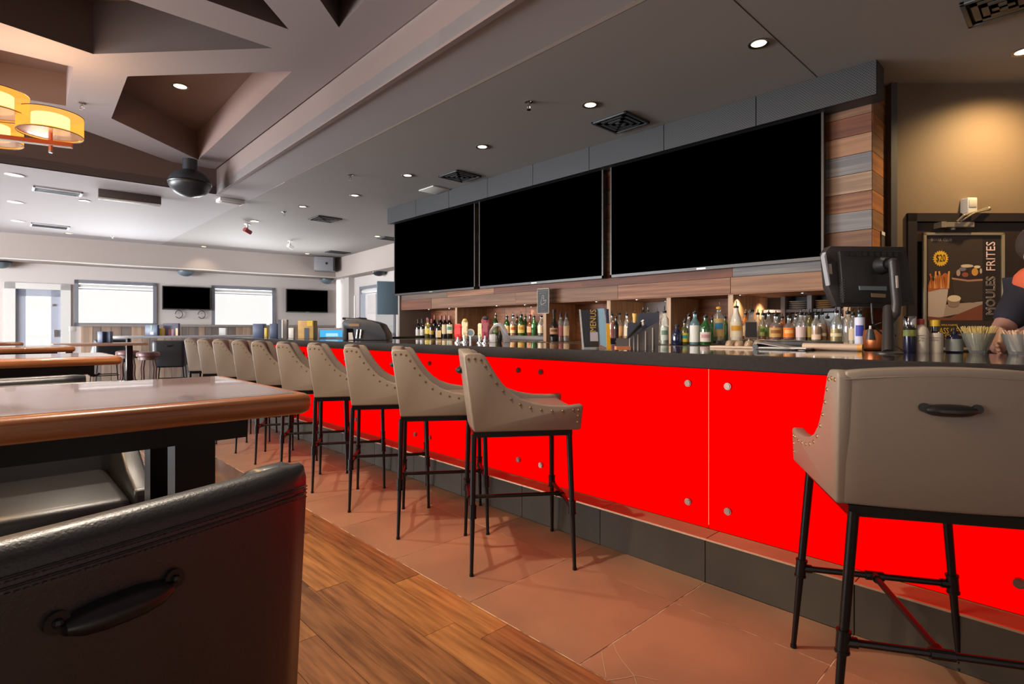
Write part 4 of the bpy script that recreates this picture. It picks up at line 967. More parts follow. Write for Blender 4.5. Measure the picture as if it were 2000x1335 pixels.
for args in (
 (1564, 665, 604, 17, 4.3, 'round', 'clear', 'clear bottle with pale pink label', ((226,200,196),.3), (232,206,206)),
 (1572, 664, 604, 11, 4.4, 'tall', 'clear', 'slim red labelled bottle beside the pale pink one', ((210,60,70),.6), (214,50,64)),
 (1581, 665, 603, 15, 4.35, 'tall', 'olive', 'tall olive yellow bottle right of the red label', ((190,160,70),.62), (200,180,96)),
 (1594, 665, 604, 16, 4.3, 'round', 'clear', 'peach coloured bottle with white lower label', ((236,190,150),.5), (244,214,190), None, 'pour', (.05,.22)),
 (1605, 665, 603, 16, 4.35, 'round', 'clear', 'yellow orange bottle with narrow white label', ((244,170,30),.58), (240,226,200), None, 'pour', (.16,.26)),
 (1616, 665, 612, 15, 4.4, 'round', 'clear', 'bright orange bottle, most orange drink on the bar', ((246,140,20),.6), None),
 (1633, 667, 598, 19, 4.2, 'round', 'clear', 'clear tequila bottle with blue top label', ((222,190,90),.4), (236,222,180), None, 'pour', (.16,.26)),
 (1645, 667, 606, 12, 4.5, 'round', 'clear', 'clear bottle right of the blue top tequila', ((220,190,110),.2), None),
 (1656, 668, 600, 16, 4.2, 'tall', 'clear', 'tall clear bottle under the left leg of the register', None, None),
 (1666, 672, 602, 14, 4.0, 'tall', 'clear', 'clear beige tinted bottle left of the blue and white vodka', ((226,206,176),.4), (220,200,170)),
 (1679, 682, 596, 17, 3.3, 'tall', 'aqua', 'tall frosted vodka bottle with deep blue bottom label', ((190,200,226),.7), (206,212,236), (60,70,170), 'pour', (.02,.78)),
): bottle(*args)
# under-soffit puck lights
for ip, (px, py) in enumerate(((840, 604), (880, 602), (973, 597), (1028, 595), (1040, 599), (1168, 589), (1228, 591), (1247, 585), (1302, 588), (1449, 576), (1500, 580), (1571, 572))):
    q = P(px, py, z=1.438)
    t = thing('puck_light', ('first','second','third','fourth','fifth','sixth','seventh','eighth','ninth','tenth','eleventh','twelfth')[ip]+' small round light from the left under the wooden soffit', 'light', (q.x, q.y, 1.44), group='puck lights under the bar soffit')
    MB().lathe([(.028,0), (.034,-.001), (.034,-.006), (.026,-.006)], n=18).build('rim', m_steel, t); MB().lathe([(1e-5,-.003), (.027,-.003), (.027,-.001)], n=16).build('lamp', m_lampface, t)
    l = bpy.data.lights.new('lamp_light', 'SPOT'); l.energy = 10; l.color = (1,.74,.48); l.spot_size = radians(125); l.spot_blend = 1; l.shadow_soft_size = .03
    lo = bpy.data.objects.new('lamp_light', l); COL.objects.link(lo); lo.parent = t; lo.location = (0,0,-.012)
# ================================================================== SIGN UNDER THE TELEVISION
M = frame((4.345, P(1061, 590, X=4.345).y, (P(1061, 563, X=4.345).z+P(1061, 612, X=4.345).z)/2), (0,-1,0))
sg = thing('hanging_sign', 'small black chalkboard sign hanging below the middle television', 'sign'); sg.matrix_world = M
a = P(1050, 600, X=4.345).y-P(1073, 600, X=4.345).y; b = P(1061, 563, X=4.345).z-P(1061, 612, X=4.345).z
MB().box(-a/2, a/2, -b/2, b/2, -.006, 0).build('board', mat('chalkboard', (62,66,66), .7), sg, smooth=0)
f = MB()
for q in ((-a/2,a/2,b/2-.006,b/2), (-a/2,a/2,-b/2,-b/2+.006), (-a/2,-a/2+.006,-b/2,b/2), (a/2-.006,a/2,-b/2,b/2)): f.box(*q, 0, .003)
f.build('board_frame', mat('frame_beige', (180,164,140), .5), sg, smooth=0)
mw_ = mat('chalk_white', (214,206,210), .8)
for tx, y, sz in (('DESIGNATED', .40, .024), ('DRIVER', .31, .028), ('DESIGNATE', -.19, .021), ('YOUR', -.27, .023), ('RIDE', -.34, .023), ('DRINK SAFE', -.43, .014)): text(tx, 'lettering', mw_, sg, frame((0, y*b, .002), (1,0,0)), sz)
q = MB(); pts = [(-.035,-.02), (-.02,.02), (-.012,.06), (.004,.064), (.012,.04), (.008,.0), (.03,.006), (.044,.012), (.04,-.012), (.01,-.03), (-.03,-.036), (-.035,-.02)]
q.tube([(x, y, .002) for x, y in pts], .0022, 6).tube([(-.006,.03,.002), (0,.036,.002), (.004,.03,.002)], .002, 6).build('chalk_drawing', mw_, sg)
for s_ in (-1, 1): MB().cyl((s_*.04, b/2, -.003), (s_*.04, b/2+.05, -.003), .0015, n=6).build('hanger', m_black, sg)
# small framed card on side plank face
q = P(1723, 466, Y=YR-.006); cd_ = thing('wall_card', 'small white topped picture card on the plank wall end', 'picture', tuple(q))
MB().box(-.045, .045, -.006, 0, -.06, .05).build('card', mat('card_dark', (70,66,62), .6), cd_, smooth=0); MB().box(-.045, .045, -.008, -.006, .025, .05).build('card_header', m_white, cd_, smooth=0)
# ================================================================== POSTER ON THE DOOR
pd = 3.985
PM = frame(P(1881.5, 569, d=pd), RT); K = pd/FPX
ps = thing('framed_poster', 'food poster in a silver frame on the dark door', 'poster'); ps.matrix_world = PM
def pl_(cx, cy): return ((1800+cx/5.565-1881.5)*K, (569-(450+cy/5.565))*K)
MB().box(-.294, .294, -.427, .427, -.012, 0).build('backing', m_dark, ps, smooth=0)
fr = MB(); w_ = .02
for q in ((-.294,.294,.427-w_,.427), (-.294,.294,-.427,-.427+w_), (-.294,-.294+w_,-.427,.427), (.294-w_,.294,-.427,.427)): fr.box(*q, -.006, .012)
fr.build('poster_frame', mat('champagne_metal', (186,172,146), .3, metal=.7), ps, bevel=.003)
def flatp(name, pts, col, lay, rough=.45):
    MB().prism([pl_(*p) for p in pts], 'z', .0002+.0007*(lay-1), .0007*lay+.0002).build(name, mat('print_%02x%02x%02x' % col, col, rough), ps, smooth=0)
flatp('poster_print', [(66,66), (846,66), (846,1280), (66,1280)], (58,46,38), 1)
flatp('printed_side_band', [(664,70), (846,70), (846,978), (664,978)], (40,32,28), 2)
flatp('printed_board', [(66,930), (300,950), (660,770), (660,975), (66,975)], (128,72,48), 2)
flatp('printed_cloth', [(66,840), (300,800), (660,770), (660,800), (400,905), (200,945), (66,935)], (172,150,134), 3)
el = lambda cx, cy, rx, ry, n=24, a0=0, a1=360: [(cx+rx*cos(radians(a0+(a1-a0)*i/n)), cy+ry*sin(radians(a0+(a1-a0)*i/n))) for i in range(n+1 if a1-a0 < 360 else n)]
flatp('printed_pot', [(325,520), (660,530), (660,750), (560,785), (440,775), (350,700)], (66,52,42), 3)
flatp('printed_pot_rim', [(325,510), (500,535), (660,525), (660,545), (500,555), (325,530)], (176,130,104), 4)
flatp('printed_mussels', [(350,490), (400,400), (450,365), (560,365), (640,400), (658,520), (500,535), (360,510)], (50,36,34), 4)
for i, (cx, cy, rx, ry, c_) in enumerate(((490,385,70,18,(206,190,160)), (440,420,40,22,(120,112,130)), (470,480,36,26,(150,80,60)), (575,450,36,42,(206,150,70)), (600,395,36,16,(222,204,170)), (395,460,22,36,(176,150,130)), (525,450,14,60,(60,44,42)), (640,440,12,30,(200,180,150)))): flatp('printed_shell', el(cx, cy, rx, ry, 14), c_, 5)
flatp('printed_cone', [(66,640), (290,600), (270,760), (235,930), (180,945), (66,930)], (196,176,164), 4)
flatp('printed_fries', [(66,600), (100,500), (120,560), (160,480), (200,500), (250,460), (300,480), (270,600), (180,640), (66,665)], (176,96,44), 5)
for i in range(9):
    x0 = 80+24*i; s_ = (-1)**i*18; flatp('printed_fry', [(x0, 630), (x0+s_-6, 500-(i % 3)*28), (x0+s_+12, 496-(i % 3)*28), (x0+22, 630)], ((206,130,60), (188,100,44), (224,160,90))[i % 3], 6)
flatp('printed_dip_bowl', [(270,740), (420,740), (400,815), (350,835), (290,820)], (150,124,106), 5)
flatp('printed_dip', el(350, 738, 72, 36, 20), (226,206,174), 6)
star = [((205+ (88 if i % 2 else 70)*cos(pi*i/20)), (303+(90 if i % 2 else 72)*sin(pi*i/20))) for i in range(40)]
flatp('price_burst', star, (224,176,50), 3)
m_ink = mat('ink_dark', (48,38,24), .5); m_pink = mat('ink_pink', (236,200,200), .5); m_yel = mat('ink_yellow', (214,176,70), .5); m_gr = mat('ink_grey', (150,136,128), .5)
def pt_(s, cx, cy, size, m, rot=0, squash=1, outline=False, lay=.0036, align='CENTER'):
    x, y = pl_(cx, cy); M = frame((x, y, lay), (1,0,0), (0,1,0)); M = Matrix.Translation((x, y, lay)) @ Matrix.Rotation(radians(rot), 4, 'Z')
    return text(s, 'printed_text', m, ps, M, size, align, squash=squash, outline=outline)
pt_('$20', 205, 303, .075, m_ink, squash=.62, lay=.003)
pt_('SHARK CLUB', 212, 104, .028, m_gr, squash=.95, lay=.002)
pt_('FRITES', 752, 280, .094, m_pink, 90, .80, lay=.003)
pt_('MOULES', 752, 710, .094, m_gr, 90, .80, True, .003)
pt_('ADD A WINE PAIRING', 255, 1028, .018, m_yel, lay=.002)
pt_('GLASS OF HOUSE', 370, 1092, .062, m_yel, squash=.72, lay=.002)
pt_('WINE STARTER', 285, 1160, .055, m_yel, squash=.72, lay=.002)
# ================================================================== THINGS ON THE COUNTERTOP
def onbar(px, py):   # point on the worktop
    q = P(px, py, z=ZB); return q
def cyl_item(name, label, cat, px, pyb, pyt, wpx, parts, group=None):
    q = onbar(px, pyb); dpt = (q-CAM).dot(FW); R = wpx*dpt/FPX/2*1.06; h = (pyb-pyt)*dpt/FPX
    t = thing(name, label, cat, (q.x, q.y, ZB), group=group)
    for nm, prof, m in parts(R, h): MB().lathe(prof, n=24).build(nm, m, t, smooth=45)
    return t, R, h
cyl_item('pepper_mill', 'slim chrome topped bottle with green band and dark blue base', 'bottle', 1777, 688, 617, 20, lambda R, h: [
  ('base', [(R*.95,0), (R,.004), (R,h*.45)], mat('navy_base', (36,36,62), .2)), ('band', [(R*1.01,h*.45), (R*1.01,h*.62)], mat('green_band', (150,156,80), .5)), ('collar', [(R,h*.62), (R*.9,h*.66), (R*.95,h*.68)], m_dark), ('chrome_cap', [(R*.95,h*.68), (R,h*.70), (R,h*.98), (R*.9,h), (1e-5,h)], m_chrome)])
def txt_lines(t, R, z0, n, m):
    face = atan2(-t.location.y, -t.location.x)
    for i, s in enumerate(n): text(s, 'label_text', m, t, Matrix.Rotation(face, 4, 'Z') @ frame((R*1.03, 0, z0-i*.011), (0,1,0)), .009, extr=.0002)
m_paper = mat('paper_wrap', (206,198,184), .6)
t_, R_, h_ = cyl_item('bitters_bottle', 'paper wrapped bitters bottle with red and white cap', 'bottle', 1798, 688, 622, 25, lambda R, h: [
  ('paper_label', [(R*.98,0), (R,.004), (R,h*.62), (R*.85,h*.72), (R*.45,h*.80)], m_paper), ('neck', [(R*.45,h*.80), (R*.42,h*.85)], m_paper), ('cap', [(R*.46,h*.82), (R*.48,h*.98), (1e-5,h)], mat('cap_red', (170,60,56), .4))], 'bitters bottles on the bar')
txt_lines(t_, R_, h_*.5, ('AROMATIC', 'BITTERS', '200 ML'), mat('ink_grey2', (120,110,104), .6))
t_, R_, h_ = cyl_item('bitters_bottle', 'paper wrapped bitters bottle with dark neck and yellow cap', 'bottle', 1826, 688, 624, 25, lambda R, h: [
  ('paper_label', [(R*.98,0), (R,.004), (R,h*.55), (R*.9,h*.60)], m_paper), ('glass_neck', [(R*.9,h*.60), (R*.5,h*.64), (R*.48,h*.80)], GL['dark']), ('cap', [(R*.62,h*.80), (R*.64,h*.985), (1e-5,h)], mat('cap_yellow', (226,186,40), .4))], 'bitters bottles on the bar')
txt_lines(t_, R_, h_*.45, ('AROMATIC', 'BITTERS'), MATS['ink_grey2'])
t_, R_, h_ = cyl_item('bitters_bottle', 'small cobalt blue dropper bottle with silver label', 'bottle', 1864, 688, 640, 26, lambda R, h: [
  ('glass_body', [(R*.95,0), (R,.004), (R,h*.60), (R*.8,h*.68), (R*.4,h*.74)], GL['blue']), ('label', [(R*1.02,h*.06), (R*1.02,h*.55)], mat('silver_label', (140,148,146), .4)), ('dropper_cap', [(R*.42,h*.72), (R*.42,h*.86), (R*.25,h*.9), (R*.22,h), (1e-5,h)], mat('cap_navy', (30,30,40), .4))], 'bitters bottles on the bar')
# glasses of picks and sticks
def pick_glass(label, px, pyb, pyg, wtop, wbot, spread, n, col, ptop, flat=False):
    q = onbar(px, pyb); dpt = (q-CAM).dot(FW); rt, rb = wtop*dpt/FPX/2, wbot*dpt/FPX/2; h = (pyb-pyg)*dpt/FPX; hp = (pyb-ptop)*dpt/FPX
    t = thing('rocks_glass', label, 'glass', (q.x, q.y, ZB))
    MB().lathe([(1e-5,0), (rb,0), (rt,h), (rt-.002,h), (rb-.003,.012), (1e-5,.012)], n=28).build('glass_body', GL['clear'], t)
    pg = thing('pick_bundle', label.replace('glass', 'bundle in the glass')+' itself', 'sticks', (q.x, q.y, ZB))
    m = mat('pick_%02x%02x%02x' % col, col, .6)
    for i in range(n):
        a = random.random()*2*pi; r = sqrt(random.random()); b0 = Vector((rb*.75*r*cos(a+.6), rb*.75*r*sin(a+.6), .014)); b1 = Vector(((rt+spread)*r*cos(a), (rt+spread)*r*sin(a), hp*random.uniform(.93, 1.0)))
        mb = MB()
        if flat: mb.cyl(b0, b1, .0032, n=4)
        else: mb.cyl(b0, b1, .0013, .0011, 5)
        mb.build('stick', m, pg, smooth=0)
    return t
pick_glass('clear glass crammed with pale toothpicks', 1910, 690, 650, 54, 26, .012, 110, (206,182,116), 636)
pick_glass('clear glass holding flat wooden stir sticks at the right edge', 1990, 692, 652, 54, 30, .004, 46, (206,170,140), 644, True)
# menus in a clear holder
q = onbar(1150, 680); mh = thing('menu_holder', 'clear holder with tall black menus and one pale blue board', 'menu', (q.x, q.y, ZB), 0)
def lp(px, py, dx=0):  # local coords in the plane through the item facing the camera
    u = P(px, py, d=(Vector((q.x, q.y, 0))-CAM).dot(FW)+dx)-Vector((q.x, q.y, ZB)); return u
def board(name, pts, m, par, dx=0, th=.004):
    a = [lp(x, y, dx) for x, y in pts]; b = [v+FW*th for v in a]; n = len(a)
    return MB().add(a+b, [tuple(range(n)), tuple(range(2*n-1, n-1, -1))]+[(i, (i+1) % n, n+(i+1) % n, n+i) for i in range(n)]).build(name, m, par, smooth=0)
board('menu', [(1134,606), (1152,604), (1152,680), (1141,680)], mat('menu_black', (24,22,34), .3), mh)
board('menu', [(1152,605), (1166,603), (1170,680), (1152,680)], mat('menu_brown', (44,34,30), .35), mh)
board('menu_card', [(1152.5,648), (1167.5,648), (1168.5,666), (1153,666)], mat('card_grey', (176,172,186), .5), mh, -.002, .002)
board('blue_board', [(1163,603), (1180,602), (1189,680), (1170,672)], mat('pale_blue', (146,190,222), .3), mh, .004)
board('clear_side', [(1131,604), (1134,604), (1141,681), (1137,681)], GL['clear'], mh, -.003)
board('base', [(1137,678), (1190,677), (1192,682), (1138,682)], GL['clear'], mh, -.01, .05)
v = lp(1159, 626, -.003); text('MENUS', 'menu_text', mat('ink_gold', (190,160,84), .4), mh, Matrix.Translation(v) @ frame((0,0,0), RT) @ Matrix.Rotation(radians(90), 4, 'Z'), .046, squash=.82)
q = onbar(1190, 681); mh2 = thing('menu_card_stack', 'yellow and navy cards standing right of the pale blue board', 'menu', (q.x, q.y, ZB))
board('yellow_card', [(1184,631), (1191,631), (1193,681), (1185,681)], mat('menu_yellow', (222,168,40), .4), mh2)
board('navy_card', [(1183.5,603), (1189,603), (1190,631), (1184.5,631)], mat('menu_navy', (44,48,80), .4), mh2, .003)
board('navy_card', [(1190,660), (1201,660), (1202,672), (1192,672)], MATS['menu_navy'], mh2, .02)
# acrylic caddy with straws and napkins
q = onbar(1250, 684); cdy = thing('bar_caddy', 'smoked acrylic bar caddy with folded menus and straws', 'caddy', (q.x, q.y, ZB))
mgry = mat('smoked_acrylic', (78,76,82), .2); mnavy = mat('folder_slate', (72,78,98), .4)
board('back_panel', [(1225,640), (1288,608), (1286,683), (1225,683)], mgry, cdy, .10)
board('slate_folder', [(1226,630), (1245,628), (1244,664), (1226,676)], mnavy, cdy, .05)
board('slate_folder', [(1246,612), (1288,609), (1286,629), (1246,652)], mnavy, cdy, .03)
board('front_panel', [(1204,660), (1224,660), (1286,628), (1286,685), (1204,683)], glass('smoke_glass', (120,116,120), .5), cdy, -.03)
for x_ in (1229, 1237, 1245, 1260, 1274): board('divider', [(x_,660-(x_-1229)*.45), (x_+1.6,660-(x_-1229)*.45), (x_+1.6,684), (x_,684)], mat('acrylic_edge', (206,200,196), .2), cdy, -.034, .003)
board('coaster_stack', [(1204,676), (1232,676), (1232,683), (1204,683)], mat('coaster_orange', (196,120,80), .5), cdy, -.04, .05)
v0, v1 = lp(1226, 660, -.045), lp(1252, 634, -.03)
dv = (v1-v0); up = Vector((0,0,1))
for i in range(16):
    o_ = (FW*random.uniform(-.01, .01)+up*random.uniform(-.012, .012)); MB().cyl(v0+o_*.25, v1+o_+dv*random.uniform(-.06, .06), .0028, n=6).build('straw', m_black, cdy)
st = thing('straw_end_cluster', 'small clump of white straw tips on the black straws', 'straws', (q.x, q.y, ZB))
for i in range(9): c0 = v1+dv*.05+FW*random.uniform(-.012,.012)+up*random.uniform(-.012,.012); MB().cyl(c0, c0+dv.normalized()*.012, .003, n=6).build('straw', m_white, st)
a_, b_2 = lp(1240, 630, .0), lp(1241, 612, .0); MB().cyl(a_, b_2, .008, .016, 12).build('muddler', mat('muddler_tan', (190,160,90), .5), cdy)
# beer taps, silver arch
def tap(label, px, yb, yt, w, col, cap, name='beer_tap'):
    q = onbar(px, yb); dpt = (q-CAM).dot(FW); h = (yb-yt)*dpt/FPX; W_ = w*dpt/FPX/2
    t = thing(name, label, 'tap', (q.x, q.y, ZB), -YAW)
    MB().cyl((0,0,0), (0,0,h*.3), .016, n=14).lathe([(.03,0), (.03,.006), (.016,.01)], n=18).build('shank', m_chrome, t)
    MB().prism([(-W_*.7,h*.15), (-W_,h*.4), (-W_,h*.92), (-W_*.6,h), (W_*.6,h), (W_,h*.92), (W_,h*.4), (W_*.7,h*.15)], 'y', -.014, .014).build('handle', mat('tap_%02x%02x%02x' % col, col, .35, col2=tuple(min(255, int(c*1.25)+18) for c in col), nscale=(60,60,40), contrast=.2), t, bevel=.004)
    if cap: MB().lathe([(W_*.8,0), (W_*.9,.008), (W_*.6,.022), (1e-5,.026)], (0,0,h*.93), 16).build('finial', mat('finial_%02x%02x%02x' % cap, cap, .35), t)
    MB().prism([(-W_*.6,h*.45), (W_*.6,h*.45), (W_*.6,h*.8), (-W_*.6,h*.8)], 'y', -.0155, -.0142).build('emblem', mat('emblem_%02x%02x%02x' % col, tuple(min(255, c+50) for c in col), .4), t, smooth=0)
    return t
tap('red beer tap handle, leftmost of the taps', 895, 669, 632, 14, (196,44,48), None)
tap('beige beer tap handle with golden cap', 908, 668, 625, 12, (196,180,150), (206,176,110))
tap('brown and red beer tap handle left of the silver arch', 948, 670, 620, 15, (120,50,66), (60,60,66))
tap('slim cream beer tap handle left of the brown one', 938, 669, 631, 9, (206,190,150), None)
q = onbar(919, 668); t = thing('round_badge', 'small round green and white badge on a tap, by the beige handle', 'badge', (q.x, q.y, ZB), -YAW)
MB().cyl((0,0,0), (0,0,.05), .01, n=12).build('stem', m_chrome, t); MB().cyl((0,.006,.075), (0,-.006,.075), .032, n=24).build('disc', mat('badge_cream', (206,204,180), .4), t); MB().cyl((0,-.006,.075), (0,-.008,.075), .022, n=20).build('disc_centre', mat('badge_blue', (110,140,160), .4), t)
q = onbar(976, 668); ar = thing('arch_tower', 'silver curved arch holding a small dark beer glass shape', 'tower', (q.x, q.y, ZB), -YAW)
dpt = (q-CAM).dot(FW); k_ = dpt/FPX
out = [((x-976)*k_, (668-y)*k_) for x, y in ((997,668), (996,660), (990,643), (984,634), (977,630), (969,631), (962,637), (957,645), (955,652))]; inn = [((x-976)*k_, (668-y)*k_) for x, y in ((961,652), (963,646), (967,640), (972,637), (976,638), (979,645), (982,656), (984,668))]
MB().prism(out+inn, 'y', -.03, .03).build('arch', mat('arch_silver', (196,196,204), .22, metal=.6), ar, bevel=.003)
MB().box((956-976)*k_, (968-976)*k_, -.025, .025, 0, (668-652)*k_).build('arch_base', mat('arch_white', (216,218,226), .3), ar, bevel=.003)
MB().lathe([(.014,0), (.02,.03), (.021,.05), (.012,.075), (.008,.09), (1e-5,.092)], n=18).build('glass_emblem', m_black, ar)
# tray with upturned rocks glasses, black folder, rolled mat
def backbar_item(px, py): return P(px, py, z=ZB+.0)
q = onbar(1455, 678); tr = thing('drip_tray', 'pale flat tray under the small domed glasses', 'tray', (2.94, P(1455, X=2.94).y, ZB))
MB().box(-.06, .06, -.16, .17, 0, .012).build('tray', mat('tray_beige', (196,176,156), .4), tr, bevel=.003)
for i, px in enumerate((1426, 1444, 1463, 1480)):
    yy = P(px, X=2.94).y; g = thing('domed_glass', ('leftmost','second','third','rightmost')[i]+' small tan domed glass upside down on the pale tray', 'glass', (2.94, yy, ZB+.012), group='domed glasses on the pale tray')
    MB().lathe([(.024,0), (.025,.003), (.024,.012), (.018,.025), (.008,.031), (1e-5,.032)], n=18).build('dome', mat('dome_tan', (158,134,112), .25), g); MB().lathe([(.007,.0), (.003,.004), (.006,.012), (1e-5,.014)], (0,0,.030), 10).build('knob', m_chrome, g)
yy = P(1535, X=2.9).y; fo = thing('black_folder', 'black bill folder lying open on the bar beside the pale tray', 'folder', (2.9, yy, ZB))
MB().box(-.07, .07, -.12, .12, 0, .008).build('lower_cover', m_black, fo, bevel=.002); MB().box(-.065, .065, -.115, .115, .008, .013).build('papers', m_white, fo, smooth=0)
MB().box(-.07, .07, -.115, .13, 0, .004, 0, Matrix.Translation((0,.0,.014)) @ Matrix.Rotation(radians(9), 4, 'X')).build('upper_cover', mat('folder_grey', (150,146,150), .35), fo, smooth=0)
MB().cyl((-.07,.125,.014), (.07,.125,.014), .014, n=14).build('roll_spine', m_black, fo)
yy = P(1625, X=2.95).y; bm_ = thing('rolled_mat', 'pale rolled bar mat with golden end right of the folder', 'mat', (2.95, yy, ZB))
MB().cyl((0,.13,.017), (0,-.11,.017), .017, n=18).build('roll', mat('roll_beige', (190,166,146), .5), bm_); MB().cyl((0,-.11,.017), (0,-.13,.017), .0172, n=18).build('roll_end', mat('roll_gold', (206,150,70), .4), bm_)
# ---- register terminal seen from behind
pdp = 2.5
def tq(px, py, dx=0): return P(px, py, d=pdp+dx)
rg = thing('register_terminal', 'black touch screen register seen from behind on a curved stand', 'register', tuple(P(1735, 690, z=ZB)))
base = Vector(rg.location)
def rboard(name, pts, m, dx, th, bevel=.004):
    a = [tq(x, y, dx)-base for x, y in pts]; b = [v+FW*th for v in a]; n = len(a)
    return MB().add(a+b, [tuple(range(n)), tuple(range(2*n-1, n-1, -1))]+[(i, (i+1) % n, n+(i+1) % n, n+i) for i in range(n)]).build(name, m, rg, bevel=bevel, smooth=30)
m_reg = mat('register_plastic', (48,44,44), .42); m_reg2 = mat('register_dark', (30,28,28), .4)
rboard('screen_housing', [(1612,492), (1622,480), (1770,481), (1788,595), (1733,600), (1634,598), (1618,560)], m_reg, .02, .05, .006)
rboard('back_cover', [(1640,489), (1762,490), (1776,590), (1648,592)], m_reg2, -.012, .032, .006)
for i in range(9): rboard('vent_slot', [(1650+12*i,492), (1658+12*i,492), (1658.5+12*i,500), (1650.5+12*i,500)], m_black, -.014, .003, 0)
for i in range(8): rboard('vent_slot', [(1643,545+5*i), (1650,545+5*i), (1650,547+5*i), (1643,547+5*i)], mat('slot_grey', (74,72,74), .4), -.014, .003, 0)
rboard('port_plate', [(1679,558), (1732,559), (1732,567), (1680,566)], mat('port_grey', (96,110,116), .4), -.02, .01, 0)
rboard('port_label', [(1702,572), (1730,574), (1730,581), (1703,580)], mat('sticker_tan', (120,100,74), .5), -.016, .004, 0)
rboard('silver_corner', [(1610,500), (1613,492), (1622,555), (1620,557)], mat('silver_grey', (150,152,160), .35), -.0, .03, 0)
rboard('side_sticker', [(1618,515), (1624,515), (1626,535), (1620,535)], mat('sticker_white', (200,186,176), .5), .016, .004, 0)
c0 = tq(1722, 518, -.012)-base
MB().cyl(c0, c0-FW*.05, .042, .03, 20).cyl(c0-FW*.05, c0-FW*.07, .02, n=16).build('tilt_hub', m_reg2, rg)
pts = [tq(x, y, -.09)-base for x, y in ((1744,512), (1746,530), (1748,560), (1751,590), (1749,612), (1738,625))]
MB().tube(pts, .019, 12).build('stand_arm', m_reg, rg); sb_ = MB()
for p_ in pts: sb_.ball(p_, .0195, n=12, m=6)
sb_.build('stand_joint', m_reg, rg)
MB().cyl(tq(1735, 600, -.06)-base, Vector((0,0,.004)), .02, .024, 16).lathe([(.055,0), (.055,.004), (.024,.01)], (0,0,0), 24).build('post', m_reg, rg)
rboard('stand_sticker', [(1750,538), (1754,538), (1755,562), (1751,562)], mat('sticker_white', (200,186,176), .5), -.115, .003, 0)
cb_ = MB(); P2 = lambda l: [tq(x, y, z_)-base for x, y, z_ in l]
cb_.tube(P2([(1702,580,.0), (1703,610,.0), (1705,632,0), (1712,642,0), (1726,655,-.02), (1745,672,-.05), (1765,686,-.08)]), .004, 8).tube(P2([(1706,603,0), (1720,606,0), (1735,604,0)]), .003, 6).tube(P2([(1707,635,0), (1722,630,-.02), (1732,634,-.02), (1742,648,-.03), (1750,656,-.03)]), .003, 6)
cb_.build('cable', m_black, rg)
v = tq(1700, 655, .0)-base; MB().cyl(v+Vector((0,0,.03)), v-Vector((0,0,.02)), .012, .022, 12).build('cable_plug', mat('plug_grey', (60,66,70), .3), rg); MB().cyl(v+Vector((0,0,.045)), v+Vector((0,0,.03)), .005, n=8).build('plug_tip', m_white, rg)
# amber tumbler behind the cables
q = P(1706, 684, z=ZB); t = thing('copper_mug', 'copper coloured mug behind the register cables', 'mug', (q.x+.12, q.y+.02, ZB))
MB().lathe([(.04,0), (.05,.01), (.055,.06), (.05,.1), (.046,.1), (.05,.06), (1e-5,.012)], n=24).build('mug_body', mat('copper', (170,96,54), .3, metal=.6), t)
# ---- far end of the counter
def stand_item(name, label, cat, px0, px1, py0, py1, m, th=.02, X=2.45, parts=()):
    yb_ = 643+.102*(((px0+px1)/2)+17)/(1.379*X); c = P((px0+px1)/2, X=X); dpt = (c-CAM).dot(FW); k = dpt/FPX
    t = thing(name, label, cat, (c.x, c.y, ZB), -YAW); w = (px1-px0)*k/2; h = (yb_-py0)*k
    MB().box(-w, w, -th/2, th/2, 0.001, h).build('body', m, t, bevel=.003)
    for nm, (a, b, c_, d_), mm in parts: MB().box((a*2-1)*w, (b*2-1)*w, -th/2-.004, -th/2, c_*h, d_*h).build(nm, mm, t, smooth=0)
    return t
m_shaker = mat('shaker_metal', (126,126,132), .3, metal=.5)
stand_item('menu_stand', 'dark grey upright menu stand at the far bar, two panels', 'menu', 545, 562, 624, 660, m_shaker, .05, 2.3, (('light_strip', (.42,.55,.05,1), m_white), ('dark_panel', (0,.4,.02,1), mat('slate_dark', (72,78,92), .4))))
stand_item('cardboard_box', 'tan cardboard box with dark slot on the far bar', 'box', 586, 616, 626, 661, mat('cardboard', (176,142,90), .7, col2=(196,164,96), nscale=(8,8,8)), .12, 2.5, (('dark_card', (.42,.72,.0,.6), mat('slate_dark', (72,78,92), .4)), ('yellow_print', (.6,.95,.7,1), mat('print_yellow', (206,176,60), .6))))
stand_item('display_screen', 'low screen showing bright blue on the far bar', 'screen', 624, 676, 640, 661, mat('bezel_pale', (150,150,160), .4), .1, 2.8, (('blue_display', (.08,.95,.15,.8), emit('blue_screen', (70,170,225), .8)), ('white_window', (.3,.75,.2,.5), emit('white_screen', (190,225,240), .8))))
stand_item('white_tent_card', 'white napkin holder on the far bar left of the cardboard box', 'card', 563, 575, 640, 661, m_white, .05, 2.5)
stand_item('dark_menu_box', 'dark blue menu block on the far bar, left of the menu stand', 'menu', 497, 517, 632, 660, mat('navy_block', (62,74,104), .4), .1, 2.6)
stand_item('dark_menu_box', 'dark blue menu block beside the grey menu stand', 'menu', 530, 544, 632, 660, MATS['navy_block'], .1, 2.6)
stand_item('yellow_box', 'small yellow box between the two dark menu blocks', 'box', 517.5, 523, 640, 659, mat('yellow_box', (210,180,70), .5), .04, 2.6)
